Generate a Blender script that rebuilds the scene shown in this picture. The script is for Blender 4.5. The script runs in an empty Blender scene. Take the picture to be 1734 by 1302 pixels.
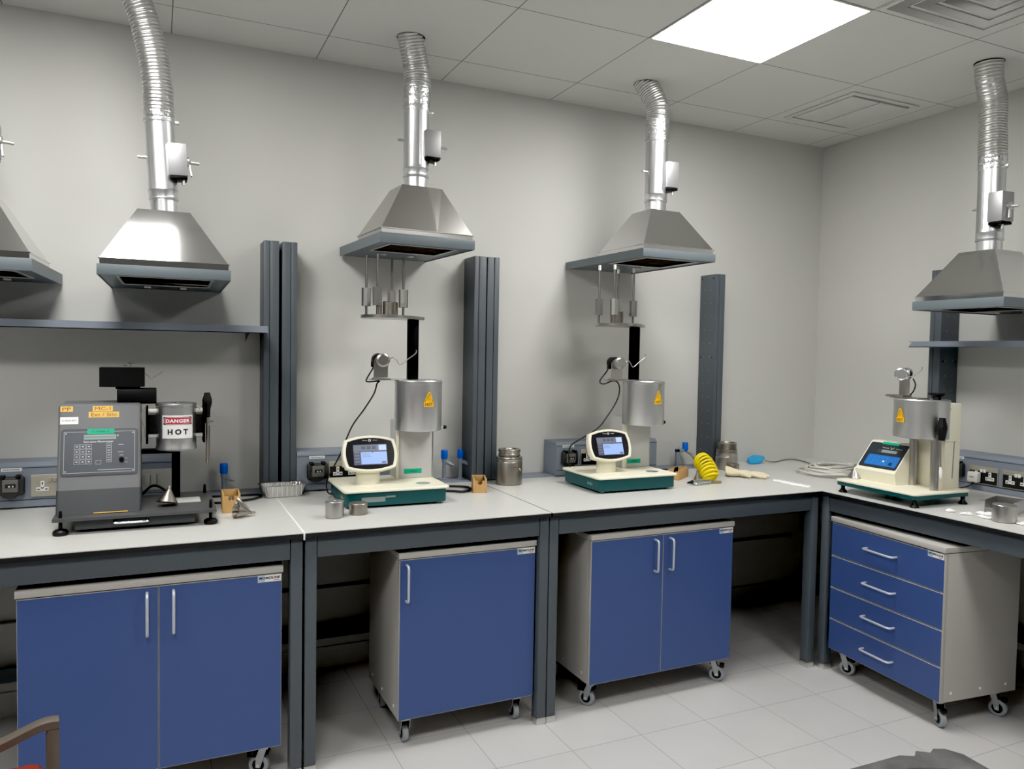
import bpy, bmesh, math, random
from math import sin, cos, pi, radians, sqrt, atan2
from mathutils import Vector, Matrix
random.seed(7)
C = bpy.context.scene.collection
sc = bpy.context.scene

# ------------------------------------------------------------------ materials
MATS = {}
def M(name, col, rough=.5, metal=0.0, var=.06, scale=18, bump=0.0, bscale=60, emit=0.0, ecol=None, spec=.5, stretch=None, coat=0.0, trans=0.0, rvar=0.0):
    if name in MATS: return MATS[name]
    m = bpy.data.materials.new(name); m.use_nodes = True
    nt = m.node_tree; N = nt.nodes; L = nt.links
    b = N['Principled BSDF']
    c = (col[0], col[1], col[2], 1)
    tc = N.new('ShaderNodeTexCoord'); mp = N.new('ShaderNodeMapping')
    L.new(tc.outputs['Object'], mp.inputs['Vector'])
    if stretch: mp.inputs['Scale'].default_value = stretch
    nz = N.new('ShaderNodeTexNoise'); nz.inputs['Scale'].default_value = scale; nz.inputs['Detail'].default_value = 4
    L.new(mp.outputs['Vector'], nz.inputs['Vector'])
    mx = N.new('ShaderNodeMix'); mx.data_type = 'RGBA'
    L.new(nz.outputs['Fac'], mx.inputs['Factor'])
    mx.inputs['A'].default_value = tuple(x*(1-var) for x in c[:3]) + (1,)
    mx.inputs['B'].default_value = tuple(min(1, x*(1+var)) for x in c[:3]) + (1,)
    L.new(mx.outputs['Result'], b.inputs['Base Color'])
    b.inputs['Roughness'].default_value = rough
    if rvar:
        mr = N.new('ShaderNodeMapRange'); mr.inputs['To Min'].default_value = max(0.02, rough-rvar); mr.inputs['To Max'].default_value = rough+rvar
        L.new(nz.outputs['Fac'], mr.inputs['Value']); L.new(mr.outputs['Result'], b.inputs['Roughness'])
    b.inputs['Metallic'].default_value = metal
    b.inputs['Specular IOR Level'].default_value = spec
    if coat: b.inputs['Coat Weight'].default_value = coat
    if trans: b.inputs['Transmission Weight'].default_value = trans
    if emit:
        b.inputs['Emission Color'].default_value = (ecol or col)[:3] + (1,) if len((ecol or col)) == 3 else (ecol or col)
        b.inputs['Emission Strength'].default_value = emit
    if bump:
        n2 = N.new('ShaderNodeTexNoise'); n2.inputs['Scale'].default_value = bscale; n2.inputs['Detail'].default_value = 3
        L.new(mp.outputs['Vector'], n2.inputs['Vector'])
        bp = N.new('ShaderNodeBump'); bp.inputs['Strength'].default_value = bump; bp.inputs['Distance'].default_value = .01
        L.new(n2.outputs['Fac'], bp.inputs['Height']); L.new(bp.outputs['Normal'], b.inputs['Normal'])
    MATS[name] = m
    return m

def grid_mat(name, base, line, px, py, ox, oy, w, rough, var, scale, spec=.5, tvar=0.0):
    """surface with straight joint lines every px, py metres (object coordinates)"""
    m = M(name, base, rough, 0, var, scale, spec=spec)
    nt = m.node_tree; N = nt.nodes; L = nt.links; b = N['Principled BSDF']
    src = b.inputs['Base Color'].links[0].from_socket
    tc = [n for n in N if n.type == 'TEX_COORD'][0]
    sp = N.new('ShaderNodeSeparateXYZ'); L.new(tc.outputs['Object'], sp.inputs[0])
    def mth(op, a, bb=None):
        n = N.new('ShaderNodeMath'); n.operation = op
        if hasattr(a, 'node'): L.new(a, n.inputs[0])
        else: n.inputs[0].default_value = a
        if bb is not None:
            if hasattr(bb, 'node'): L.new(bb, n.inputs[1])
            else: n.inputs[1].default_value = bb
        return n.outputs[0]
    ds = []; ids = []
    for s, p, o in ((sp.outputs[0], px, ox), (sp.outputs[1], py, oy)):
        t = mth('DIVIDE', mth('SUBTRACT', s, o), p)
        f = mth('FRACT', mth('ADD', t, .5))
        ds.append(mth('MULTIPLY', mth('ABSOLUTE', mth('SUBTRACT', f, .5)), p))
        ids.append(mth('FLOOR', t))
    d = mth('MINIMUM', ds[0], ds[1])
    k = mth('LESS_THAN', d, w)
    mx = N.new('ShaderNodeMix'); mx.data_type = 'RGBA'
    L.new(k, mx.inputs['Factor'])
    if tvar:
        cb = N.new('ShaderNodeCombineXYZ'); L.new(ids[0], cb.inputs[0]); L.new(ids[1], cb.inputs[1])
        wn = N.new('ShaderNodeTexWhiteNoise'); L.new(cb.outputs[0], wn.inputs['Vector'])
        hs = N.new('ShaderNodeHueSaturation'); L.new(src, hs.inputs['Color'])
        mr = N.new('ShaderNodeMapRange'); mr.inputs['To Min'].default_value = 1-tvar; mr.inputs['To Max'].default_value = 1+tvar
        L.new(wn.outputs['Value'], mr.inputs['Value']); L.new(mr.outputs['Result'], hs.inputs['Value'])
        src = hs.outputs['Color']
    L.new(src, mx.inputs['A']); mx.inputs['B'].default_value = line + (1,)
    L.new(mx.outputs['Result'], b.inputs['Base Color'])
    return m

WALL = M('wall_paint', (.60, .597, .572), .75, 0, .02, 3, bump=.03, bscale=250, spec=.3)
CEIL = grid_mat('ceiling_tiles', (.70, .70, .675), (.22, .22, .21), .6, .6, -1.405, -.28, .0022, .8, .015, 40, spec=.2)
FLOOR = grid_mat('floor_tiles', (.57, .56, .552), (.34, .33, .32), .311, .3164, -1.555, -1.129, .0016, .30, .05, 5, tvar=.025)
FARW = M('far_wall_paint', (.30, .30, .29), .8, 0, .05, 2)
SKIRT = M('skirting_tile', (.52, .51, .49), .4)
STEEL_GREY = M('frame_grey_paint', (.088, .104, .120), .42, 0, .04, 6)
RIM_GREY = M('hood_rim_paint', (.135, .162, .180), .4, 0, .04, 6)
TRUNK = M('trunking_paint', (.22, .25, .30), .42, 0, .04, 6)
TRUNK_GAP = M('trunking_groove', (.03, .035, .045), .6)
TOP = M('worktop_laminate', (.60, .60, .58), .33, 0, .02, 30)
CORE = M('worktop_core', (.012, .012, .013), .5)
SEAL = M('white_sealant', (.85, .85, .83), .5)
BLUE = M('cabinet_blue', (.056, .099, .268), .36, 0, .04, 4)
CAB = M('cabinet_grey', (.48, .465, .44), .45, 0, .03, 8)
CHROME = M('satin_chrome', (.75, .76, .78), .25, 1.0, .04, 20)
ZINC = M('zinc', (.68, .68, .67), .35, 1.0, .08, 30)
STAIN = M('hood_stainless', (.66, .655, .65), .085, 1.0, .03, 4, bump=.014, bscale=9, rvar=.03)
STAIN_SHADE = M('hood_stainless_shade', (.50, .49, .47), .24, 1.0, .03, 4, bump=.01, bscale=6, rvar=.03)  # darker copy of the hood steel; missing lamp reflection put into the colour
CASTZ = M('caster_zinc', (.42, .43, .44), .42, .8, .08, 30)
DAMP = M('damper_casing', (.40, .40, .41), .45, .7, .04, 10)
GALV = M('galvanised_duct', (.74, .75, .77), .33, 1.0, .05, 14, bump=.03, bscale=14)
FLEX = M('aluminium_flex', (.66, .66, .65), .30, 1.0, .08, 30, bump=.05, bscale=60)
TAPE = M('aluminium_tape', (.85, .86, .88), .22, 1.0, .05, 40, bump=.45, bscale=70)
ALU = M('brushed_aluminium', (.66, .665, .67), .36, 1.0, .05, 6, stretch=(40, 40, 1), bump=.02, bscale=20)
STEEL = M('machined_steel', (.50, .49, .475), .28, 1.0, .06, 8, stretch=(30, 30, 1))
STEELD = M('dull_steel', (.40, .37, .33), .34, 1.0, .08, 12, stretch=(20, 20, 1))
FOIL = M('foil', (.62, .62, .60), .3, 1.0, .05, 30, bump=.2, bscale=120)
CREAM = M('cream_casing', (.80, .77, .63), .42, 0, .02, 10)
CREAMD = M('cream_casing_shade', (.62, .59, .45), .45, 0, .02, 10)
TEAL = M('teal_base', (.008, .085, .092), .42, 0, .03, 10)
PALE = M('pale_grey_casing', (.56, .56, .55), .45, 0, .02, 10)
BLACK = M('black_plastic', (.009, .009, .010), .45, spec=.35)
BLACKM = M('black_metal', (.006, .0065, .007), .5, 0, .1, 20, spec=.12)
RODS = M('rod_steel', (.26, .255, .245), .35, 1.0, .06, 8, stretch=(30, 30, 1))
RUBBER = M('black_rubber', (.015, .015, .016), .6)
DARKHOLE = M('dark_interior', (.012, .011, .010), .8)
MG = M('machine_grey', (.155, .160, .168), .42, 0, .03, 10)
MGD = M('machine_dark_grey', (.060, .066, .072), .42, 0, .04, 10)
PLATE = M('base_plate_grey', (.10, .103, .106), .35, .3, .05, 10)
PANEL = M('panel_slate', (.060, .068, .085), .35, 0, .03, 10)
LINE = M('panel_white_print', (.52, .54, .57), .5)
KEYC = M('key_dark', (.035, .04, .05), .5)
YEL = M('label_orange_yellow', (.78, .48, .11), .5, 0, .05, 30)
YELH = M('hot_sticker_yellow', (.86, .50, .015), .45, 0, .04, 30)
BROWN = M('label_brown_ink', (.19, .085, .015), .6)
REDO = M('sticker_dark_print', (.22, .06, .01), .6)
WHITE = M('white_sticker', (.80, .80, .79), .5, 0, .02, 20)
CERAM = M('white_ceramic', (.80, .80, .76), .45)
RED = M('danger_red', (.50, .035, .07), .45)
INK = M('black_ink', (.010, .010, .011), .6)
GREYINK = M('grey_ink', (.20, .21, .22), .6)
GREEN = M('label_green', (.0, .40, .235), .45, 0, .05, 30)
GREENINK = M('label_green_ink', (.0, .12, .08), .6)
LCD = M('lcd_grey', (.27, .32, .31), .3)
LCDBAR = M('lcd_bar', (.16, .24, .21), .4)
GLASSB = M('screen_bezel_glass', (.012, .012, .016), .12, 0, .05, 10, coat=.3)
SCR0 = M('screen_dark', (.06, .07, .10), .3, emit=.22, ecol=(.17, .20, .28))
SCR1 = M('screen_window', (.20, .30, .55), .3, emit=.50, ecol=(.33, .45, .78))
SCR2 = M('screen_light', (.30, .40, .60), .3, emit=.55, ecol=(.42, .52, .78))
SCR3 = M('screen_mid', (.12, .13, .17), .3, emit=.28, ecol=(.24, .26, .33))
KEYBLUE = M('keypad_blue', (.012, .15, .50), .4, 0, .1, 60)
NAVY = M('console_dark', (.018, .028, .040), .35)
TAPB = M('tap_blue', (.0, .13, .62), .35)
TAPG = M('tap_grey', (.25, .29, .33), .35)
WOOD = M('wood', (.56, .34, .135), .5, 0, .14, 10, stretch=(1, 1, 9))
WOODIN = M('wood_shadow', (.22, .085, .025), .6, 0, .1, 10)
YHOSE = M('yellow_hose', (.86, .70, .015), .32, 0, .03, 20)
GLOVE = M('cream_cotton', (.74, .66, .48), .9, 0, .05, 60, bump=.35, bscale=220, spec=.2)
BLUECL = M('bright_blue_plastic', (.02, .36, .68), .42, 0, .08, 40)
WCABLE = M('white_cable', (.62, .61, .56), .45)
GCABLE = M('grey_cable', (.22, .215, .21), .5)
PAPER = M('white_tissue', (.84, .84, .83), .8, 0, .03, 60, bump=.3, bscale=120, spec=.2)
BROWNARM = M('brown_chair_frame', (.115, .095, .078), .45)
REDSEAT = M('red_fabric', (.22, .028, .018), .85, 0, .1, 90, bump=.3, bscale=300, spec=.2)
WORN = M('worn_black_vinyl', (.085, .085, .085), .55, 0, .65, 26, bump=.15, bscale=60)
VINYLIN = M('black_vinyl', (.012, .012, .013), .5)
SOCKM = M('socket_plate_steel', (.50, .47, .40), .35, .6, .04, 10)
SOCKW = M('socket_white', (.75, .75, .72), .4)
SOCKG = M('switch_plate_grey', (.42, .42, .40), .45)
ISO = M('isolator_dark', (.030, .032, .032), .35)
ISOG = M('isolator_grey', (.16, .155, .145), .35)
LIGHTM = M('light_panel', (1, 1, .98), .5, emit=28.0, ecol=(1.0, .992, .962))
VENTW = M('vent_white', (.68, .68, .66), .6)
WHEELG = M('grey_tyre', (.33, .36, .39), .5)
HANDLE = M('light_handle_plastic', (.58, .61, .66), .35, .3)
MIRROR = M('mirror', (.75, .80, .78), .06, 1.0, .01, 5)

# ------------------------------------------------------------------ mesh builder
class MB:
    def __init__(s): s.bm = bmesh.new(); s.m = 0
    def _new(s, old):
        for f in s.bm.faces:
            if f not in old: f.material_index = s.m
    def box(s, x0, x1, y0, y1, z0, z1, bev=0, seg=2, m=None, mx=None):
        if m is not None: s.m = m
        old = set(s.bm.faces)
        r = bmesh.ops.create_cube(s.bm, size=1)
        vs = r['verts']
        for v in vs:
            v.co = Vector((x0+(v.co.x+.5)*(x1-x0), y0+(v.co.y+.5)*(y1-y0), z0+(v.co.z+.5)*(z1-z0)))
        if mx is not None:
            for v in vs: v.co = mx @ v.co
        if bev:
            es = list({e for v in vs for e in v.link_edges})
            bmesh.ops.bevel(s.bm, geom=es, offset=bev, segments=seg, profile=.5, affect='EDGES', clamp_overlap=True)
        s._new(old); return s
    def prism(s, A, B, m=None, caps=(True, True)):
        if m is not None: s.m = m
        a = [s.bm.verts.new(p) for p in A]; b = [s.bm.verts.new(p) for p in B]
        fs = []
        n = len(a)
        if caps[0]: fs.append(s.bm.faces.new(a[::-1]))
        if caps[1]: fs.append(s.bm.faces.new(b))
        for i in range(n):
            j = (i+1) % n
            fs.append(s.bm.faces.new((a[i], a[j], b[j], b[i])))
        for f in fs: f.material_index = s.m
        return s
    def loft(s, rings, m=None, caps=(True, True), closed=True):
        if m is not None: s.m = m
        R = [[s.bm.verts.new(p) for p in r] for r in rings]
        fs = []
        for a, b in zip(R, R[1:]):
            n = len(a)
            for i in range(n if closed else n-1):
                j = (i+1) % n
                fs.append(s.bm.faces.new((a[i], a[j], b[j], b[i])))
        if caps[0] and closed: fs.append(s.bm.faces.new(R[0][::-1]))
        if caps[1] and closed: fs.append(s.bm.faces.new(R[-1]))
        for f in fs: f.material_index = s.m
        return s
    def face(s, P, m=None):
        if m is not None: s.m = m
        f = s.bm.faces.new([s.bm.verts.new(p) for p in P]); f.material_index = s.m; return s
    def lathe(s, prof, c=(0, 0, 0), axis='z', seg=32, m=None, caps=(True, True), mx=None):
        rings = []
        for r, h in prof:
            r = max(r, 1e-5); ring = []
            for i in range(seg):
                t = 2*pi*i/seg
                if axis == 'z': p = Vector((r*cos(t), r*sin(t), h))
                elif axis == 'x': p = Vector((h, r*cos(t), r*sin(t)))
                else: p = Vector((r*sin(t), h, r*cos(t)))
                if mx is not None: p = mx @ p
                ring.append(p + Vector(c))
            rings.append(ring)
        return s.loft(rings, m, caps)
    def cyl(s, p0, p1, r, r1=None, seg=16, m=None):
        return s.tube([p0, p1], [r, r if r1 is None else r1], seg, m)
    def tube(s, pts, r, seg=8, m=None, closed=False):
        P = [Vector(p) for p in pts]; n = len(P)
        rr = r if isinstance(r, (list, tuple)) else [r]*n
        T = []
        for i in range(n):
            if closed: t = P[(i+1) % n]-P[i-1]
            else: t = P[min(i+1, n-1)]-P[max(i-1, 0)]
            T.append(t.normalized() if t.length > 1e-9 else Vector((0, 0, 1)))
        up = Vector((0, 0, 1)) if abs(T[0].z) < .9 else Vector((1, 0, 0))
        nrm = T[0].cross(up).normalized()
        rings = []
        for i in range(n):
            nrm = (nrm - T[i]*nrm.dot(T[i]))
            nrm = nrm.normalized() if nrm.length > 1e-6 else T[i].orthogonal().normalized()
            bn = T[i].cross(nrm)
            rings.append([P[i] + (nrm*cos(2*pi*k/seg) + bn*sin(2*pi*k/seg))*rr[i] for k in range(seg)])
        if closed: return s.loft(rings+[rings[0]], m, (False, False))
        return s.loft(rings, m)
    def ball(s, c, r, seg=16, m=None, sc3=(1, 1, 1)):
        n = seg//2
        rings = [[(c[0]+sc3[0]*r*sin(pi*j/n)*cos(2*pi*i/seg) if 0 < j < n else c[0]+sc3[0]*1e-5*cos(2*pi*i/seg),
                   c[1]+sc3[1]*r*sin(pi*j/n)*sin(2*pi*i/seg) if 0 < j < n else c[1]+sc3[1]*1e-5*sin(2*pi*i/seg),
                   c[2]+sc3[2]*r*cos(pi*j/n)) for i in range(seg)] for j in range(n+1)]
        return s.loft(rings, m)
    def build(s, name, mats, parent=None, smooth=28, loc=None, mod=None):
        bm = s.bm
        bmesh.ops.remove_doubles(bm, verts=bm.verts, dist=2e-5)
        bmesh.ops.recalc_face_normals(bm, faces=bm.faces)
        me = bpy.data.meshes.new(name); bm.to_mesh(me); bm.free()
        for mt in (mats if isinstance(mats, (list, tuple)) else [mats]): me.materials.append(mt)
        if smooth:
            me.shade_smooth()
            me.set_sharp_from_angle(angle=radians(smooth))
        else: me.shade_flat()
        o = bpy.data.objects.new(name, me); C.objects.link(o)
        if parent: o.parent = parent
        if loc: o.location = loc
        return o

def thing(name, label, cat, loc=(0, 0, 0), rz=0.0, group=None):
    o = bpy.data.objects.new(name, None); C.objects.link(o)
    o.empty_display_size = .05
    o.location = loc; o.rotation_euler = (0, 0, rz); o['label'] = label; o['category'] = cat
    if group: o['group'] = group
    return o
def tag(o, label, cat, group=None):
    o['label'] = label; o['category'] = cat
    if group: o['group'] = group
    return o
def struct(o): o['kind'] = 'structure'; return o
def plabel(o, label): o['label'] = label; return o

def dup(root, loc, rz, label, group=None):
    r = root.copy(); C.objects.link(r); r.location = loc; r.rotation_euler = (0, 0, rz); r['label'] = label
    if group: r['group'] = group
    for ch in list(root.children):
        c = ch.copy(); C.objects.link(c); c.parent = r
        for g in list(ch.children):
            d = g.copy(); C.objects.link(d); d.parent = c
    return r

def smoothpath(pts, n=8, closed=False):
    P = [Vector(p) for p in pts]; out = []
    m = len(P)
    rng = range(m) if closed else range(m-1)
    for i in rng:
        p0 = P[i-1] if (i > 0 or closed) else P[0]; p1 = P[i]; p2 = P[(i+1) % m]
        p3 = P[(i+2) % m] if (i+2 < m or closed) else P[-1]
        for k in range(n):
            t = k/n
            out.append(.5*((2*p1)+(-p0+p2)*t+(2*p0-5*p1+4*p2-p3)*t*t+(-p0+3*p1-3*p2+p3)*t**3))
    if not closed: out.append(P[-1])
    return out

def text_geo(s, size, bold=0.0, spacing=1.0, shear=0.0):
    """flat letter outlines as (verts2d, faces), centred on the origin"""
    cu = bpy.data.curves.new('t', 'FONT'); cu.body = s; cu.size = size; cu.align_x = 'CENTER'; cu.align_y = 'CENTER'
    cu.offset = bold; cu.space_character = spacing; cu.shear = shear; cu.resolution_u = 3
    ob = bpy.data.objects.new('t', cu); C.objects.link(ob)
    dg = bpy.context.evaluated_depsgraph_get(); dg.update()
    me = bpy.data.meshes.new_from_object(ob.evaluated_get(dg))
    V = [(v.co.x, v.co.y) for v in me.vertices]; F = [tuple(p.vertices) for p in me.polygons]
    bpy.data.objects.remove(ob); bpy.data.curves.remove(cu); bpy.data.meshes.remove(me)
    if V:
        cx = (min(v[0] for v in V)+max(v[0] for v in V))/2; cy = (min(v[1] for v in V)+max(v[1] for v in V))/2
        V = [(a-cx, b-cy) for a, b in V]
    return V, F
def add_text(mb, s, size, fn, bold=0.0, spacing=1.0, width=None, m=None, shear=0.0, height=None):
    """write letters through fn(x, y) -> 3-D point; width scales the whole line to that length"""
    if m is not None: mb.m = m
    V, F = text_geo(s, size, bold, spacing, shear)
    if width:
        w = max(v[0] for v in V)-min(v[0] for v in V); k = width/w
        h = max(v[1] for v in V)-min(v[1] for v in V); ky = k if not height else height/h
        V = [(a*k, b*ky) for a, b in V]
    vs = [mb.bm.verts.new(fn(a, b)) for a, b in V]
    for f in F:
        try:
            nf = mb.bm.faces.new([vs[i] for i in f]); nf.material_index = mb.m
        except ValueError: pass
    return mb
def add_grid(mb, x0, x1, y0, y1, fn, nx=1, ny=1, m=None):
    if m is not None: mb.m = m
    g = [[mb.bm.verts.new(fn(x0+(x1-x0)*i/nx, y0+(y1-y0)*j/ny)) for i in range(nx+1)] for j in range(ny+1)]
    for j in range(ny):
        for i in range(nx):
            f = mb.bm.faces.new((g[j][i], g[j][i+1], g[j+1][i+1], g[j+1][i])); f.material_index = mb.m
    return mb
def front(cx, y, cz):      # sticker plane facing -y
    return lambda a, b, o=0.0: (cx+a, y-o, cz+b)
def off(fn, o): return lambda a, b: fn(a, b, o)
def wrapcyl(cx, cy, cz, r, az):   # on an upright cylinder, azimuth from -y towards +x
    return lambda a, b, o=0.0: (cx+(r+o)*sin(az+a/r), cy-(r+o)*cos(az+a/r), cz+b)
def rrect(x0, x1, y0, y1, r, n=5):
    P = []
    for cx, cy, a0 in ((x1-r, y1-r, 0), (x0+r, y1-r, 90), (x0+r, y0+r, 180), (x1-r, y0+r, 270)):
        for k in range(n+1):
            a = radians(a0+90*k/n); P.append((cx+r*cos(a), cy+r*sin(a)))
    return P
# ------------------------------------------------------------------ dimensions (metres)
HB = .863      # bench top height
ZC = 2.8146    # ceiling height
XR = 1.128     # right wall
XL, YF = -5.6, -6.0

# ------------------------------------------------------------------ room shell
b = MB(); b.box(XL-.1, XR+.1, YF-.1, .1, -.1, 0); struct(b.build('floor', FLOOR))
b = MB(); b.box(XL-.1, XR+.1, YF-.1, .1, ZC, ZC+.1); struct(b.build('ceiling', CEIL))
b = MB(); b.box(XL-.1, XR+.1, 0, .1, 0, ZC); struct(b.build('wall_back', WALL))
b = MB(); b.box(XR, XR+.1, YF, 0, 0, ZC); struct(b.build('wall_right', WALL))
b = MB(); b.box(XL-.1, XL, YF, 0, 0, ZC); struct(b.build('wall_left', FARW))
b = MB(); b.box(XL-.1, XR+.1, YF-.1, YF, 0, ZC); struct(b.build('wall_front', FARW))
b = MB(); b.box(XL, XR-.012, -.012, -.0005, 0, .10, .002); struct(b.build('baseboard_back', SKIRT))
b = MB(); b.box(XR-.012, XR-.0005, YF, -.0, 0, .10, .002); struct(b.build('baseboard_right', SKIRT))

# ceiling lights: flat square panels set flush in the ceiling grid
def ceiling_light(x, y, label, first=[None]):
    if first[0] is None:
        t = thing('ceiling_light', label, 'ceiling light', (x, y, ZC), 0, 'square ceiling light panels')
        b = MB()
        for q in ((-.298, .298, -.298, -.290), (-.298, .298, .290, .298), (-.298, -.290, -.290, .290), (.290, .298, -.290, .290)):
            b.box(q[0], q[1], q[2], q[3], -.0045, -.0005)
        b.build('frame', VENTW, t)
        b = MB(); b.box(-.290, .290, -.290, .290, -.005, -.001); b.build('diffuser', LIGHTM, t)
        first[0] = t
    else: dup(first[0], (x, y, ZC), 0, label)
ceiling_light(-.505, -1.18, 'bright white square light panel in the ceiling above the corner bench')
ceiling_light(-2.905, -1.18, 'white square light panel over the left part of the bench')
ceiling_light(-.505, -2.98, 'white square light panel out of view above the right side of the room')
ceiling_light(-2.905, -2.98, 'white square light panel in the middle of the room')
ceiling_light(-4.705, -2.98, 'white square light panel near the left wall')

# ceiling vents
t = thing('ceiling_vent', 'white square access vent with two flat panels in the ceiling near the room corner', 'ceiling vent', (.695, -.58, ZC))
b = MB()
for q in ((-.235, .235, -.235, -.205), (-.235, .235, .205, .235), (-.235, -.205, -.205, .205), (.205, .235, -.205, .205)):
    b.box(q[0], q[1], q[2], q[3], -.007, -.0005, .002)
b.build('frame', VENTW, t)
b = MB(); b.box(-.200, -.006, -.19, .19, -.010, -.001, .002); b.build('flap', VENTW, t)
b = MB(); b.box(.004, .200, -.19, .19, -.010, -.001, .002); b.build('flap', VENTW, t)
b = MB(); b.box(-.204, .204, -.204, .204, -.0022, -.0008); b.build('shadow_gap', M('vent_gap', (.25, .25, .24), .8), t)
t = thing('ceiling_vent', 'white square four-way air diffuser with stepped slats in the ceiling by the light panel', 'ceiling vent', (.095, -1.78, ZC))
for k, s in enumerate((.27, .205, .14, .075)):
    b = MB(); d = .008+.0006*k
    for a in range(4):
        mx = Matrix.Rotation(a*pi/2, 4, 'Z')
        o_, i_ = s, s-.050
        P = [(-o_, -o_, -.004), (o_, -o_, -.004), (i_, -i_, -d), (-i_, -i_, -d)]
        Q = [(p[0], p[1], p[2]+.003) for p in P]
        b.prism([mx @ Vector(p) for p in P], [mx @ Vector(p) for p in Q])
    b.build('slat_ring', VENTW, t)
b = MB(); b.box(-.29, .29, -.29, .29, -.003, -.0005); b.build('back_plate', VENTW, t)

# ------------------------------------------------------------------ camera
CAM = (-2.66424, -3.58590, 1.49379); yaw, pit, rol = .435371, -.040722, .017226
fwd = Vector((sin(yaw)*cos(pit), cos(yaw)*cos(pit), sin(pit)))
rgt = Vector((cos(yaw), -sin(yaw), 0)); up = rgt.cross(fwd)
r2 = rgt*cos(rol)+up*sin(rol); u2 = -rgt*sin(rol)+up*cos(rol)
cd = bpy.data.cameras.new('camera'); cam = bpy.data.objects.new('camera', cd); C.objects.link(cam)
cam.matrix_world = Matrix(((r2.x, u2.x, -fwd.x, CAM[0]), (r2.y, u2.y, -fwd.y, CAM[1]), (r2.z, u2.z, -fwd.z, CAM[2]), (0, 0, 0, 1)))
cd.sensor_fit = 'HORIZONTAL'; cd.sensor_width = 36; cd.lens = 26.894; cd.clip_start = .02
sc.camera = cam
w = bpy.data.worlds.new('world'); sc.world = w; w.use_nodes = True
w.node_tree.nodes['Background'].inputs[0].default_value = (.8, .82, .85, 1); w.node_tree.nodes['Background'].inputs[1].default_value = .15
sc.view_settings.view_transform = 'Standard'; sc.view_settings.look = 'None'; sc.view_settings.exposure = 0.0
sc.view_settings.use_curve_mapping = True
cm = sc.view_settings.curve_mapping; cm.black_level = (.013, .013, .013); cm.update()

# ------------------------------------------------------------------ worktops
def worktop(poly, label, seal=None):
    t = thing('worktop', label, 'worktop', (poly[0][0], poly[0][1], HB-.019), 0, 'worktops of the bench run')
    o = poly[0]
    P = [(p[0]-o[0], p[1]-o[1]) for p in poly]
    b = MB(); b.prism([(x, y, .016) for x, y in P], [(x, y, .019) for x, y in P]); b.build('laminate', TOP, t)
    b = MB(); b.prism([(x, y, .0) for x, y in P], [(x, y, .016) for x, y in P]); plabel(b.build('core_edge', CORE, t), 'black core edge')
    if seal is not None:
        b = MB(); x = seal-o[0]
        b.box(x-.003, x+.003, -.003, .79, .006, .0203, .001); b.box(x-.003, x+.003, -.0045, 0, -.006, .019, .001)
        plabel(b.build('sealant_strip', SEAL, t), 'white sealant line at the joint')
    return t
worktop([(-4.3, -.918), (-2.2065, -.918), (-2.2065, -.125), (-4.3, -.125)], 'pale grey worktop under the dark grey extrusion tester')
worktop([(-2.200, -.918), (-1.2405, -.918), (-1.2405, -.125), (-2.200, -.125)], 'pale grey worktop with the two loose steel cylinders on it', seal=-2.2032)
worktop([(-1.234, -.918), (.223, -.918), (.223, -2.7), (XR-.002, -2.7), (XR-.002, -.002), (.285, -.002), (.285, -.125), (-1.234, -.125)],
        'pale grey L-shaped worktop running round the room corner')

# ------------------------------------------------------------------ bench frames
def leg(b, x0, x1, y0, y1, z1):
    b.box(x0, x1, y0, y1, .028, z1, .004)
def bench_frame(x0, x1, label, ledge=None, loc_y=-.90, legs=('l', 'r'), rot=0.0, origin=None, back=-.03, lw=.041):
    """frame built in local x across, local y depth, front at y = 0"""
    o = origin or (x0, loc_y, 0); W = x1-x0
    t = thing('bench_frame', label, 'bench frame', o, rot, 'steel bench frames')
    D = (back-loc_y) if origin is None else back
    zt = HB-.0195
    for s in legs:
        xa = 0 if s == 'l' else W-lw
        for ya in (0, D-.05):
            b = MB(); leg(b, xa, xa+lw, ya, ya+.05, zt); lo = b.build('leg', STEEL_GREY, t)
            b = MB(); b.box(xa-.001, xa+lw+.001, ya-.001, ya+.051, 0, .028, .003); plabel(b.build('foot', ZINC, lo), 'bright metal foot')
        b = MB(); b.box(xa+.004, xa+lw-.004, .05, D-.05, zt-.07, zt); b.build('side_rail', STEEL_GREY, t)
    xa = lw if 'l' in legs else 0; xb = W-lw if 'r' in legs else W
    b = MB(); b.box(xa+.0015, xb-.0015, .003, .043, .768, zt-.003, .002); b.box(xa, xb, .006, .04, zt-.006, zt); b.build('front_rail', STEEL_GREY, t)
    b = MB(); b.box(xa, xb, D-.045, D-.005, .768, zt); b.build('rear_rail', STEEL_GREY, t)
    b = MB(); b.box(xa, xb, D-.03, D-.006, .158, .215); b.build('low_rail', STEEL_GREY, t)
    if ledge:
        b = MB(); b.box(ledge[0]-o[0], ledge[1]-o[0], -.124-o[1], -.003-o[1], zt-.02, HB+.006, .002); plabel(b.build('rear_ledge', TRUNK, t), 'blue-grey ledge behind the worktop')
    return t
bench_frame(-4.29, -2.2045, 'dark grey steel bench frame around the large two-door blue cabinet', (-4.29, -2.2045), legs=('l', 'r'))
bench_frame(-2.1965, -1.2395, 'dark grey steel bench frame around the single-door blue cabinet', (-2.1965, -1.2395))
bench_frame(-1.2365, .222, 'dark grey steel bench frame with open knee space to the right of its cabinet', (-1.2365, .28))
bench_frame(0, 1.75, 'dark grey steel bench frame over the blue drawer cabinet', None, legs=('l', 'r'), rot=-pi/2, origin=(.241, -.902, 0), back=.85)

# thin conduit along the wall under the benches
b = MB(); b.cyl((-4.2, -.012, .385), (.95, -.012, .385), .006, seg=8)
tag(b.build('wall_pipe', M('pipe_grey', (.2, .19, .18), .5)), 'thin grey pipe along the wall under the benches', 'pipe')
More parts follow.
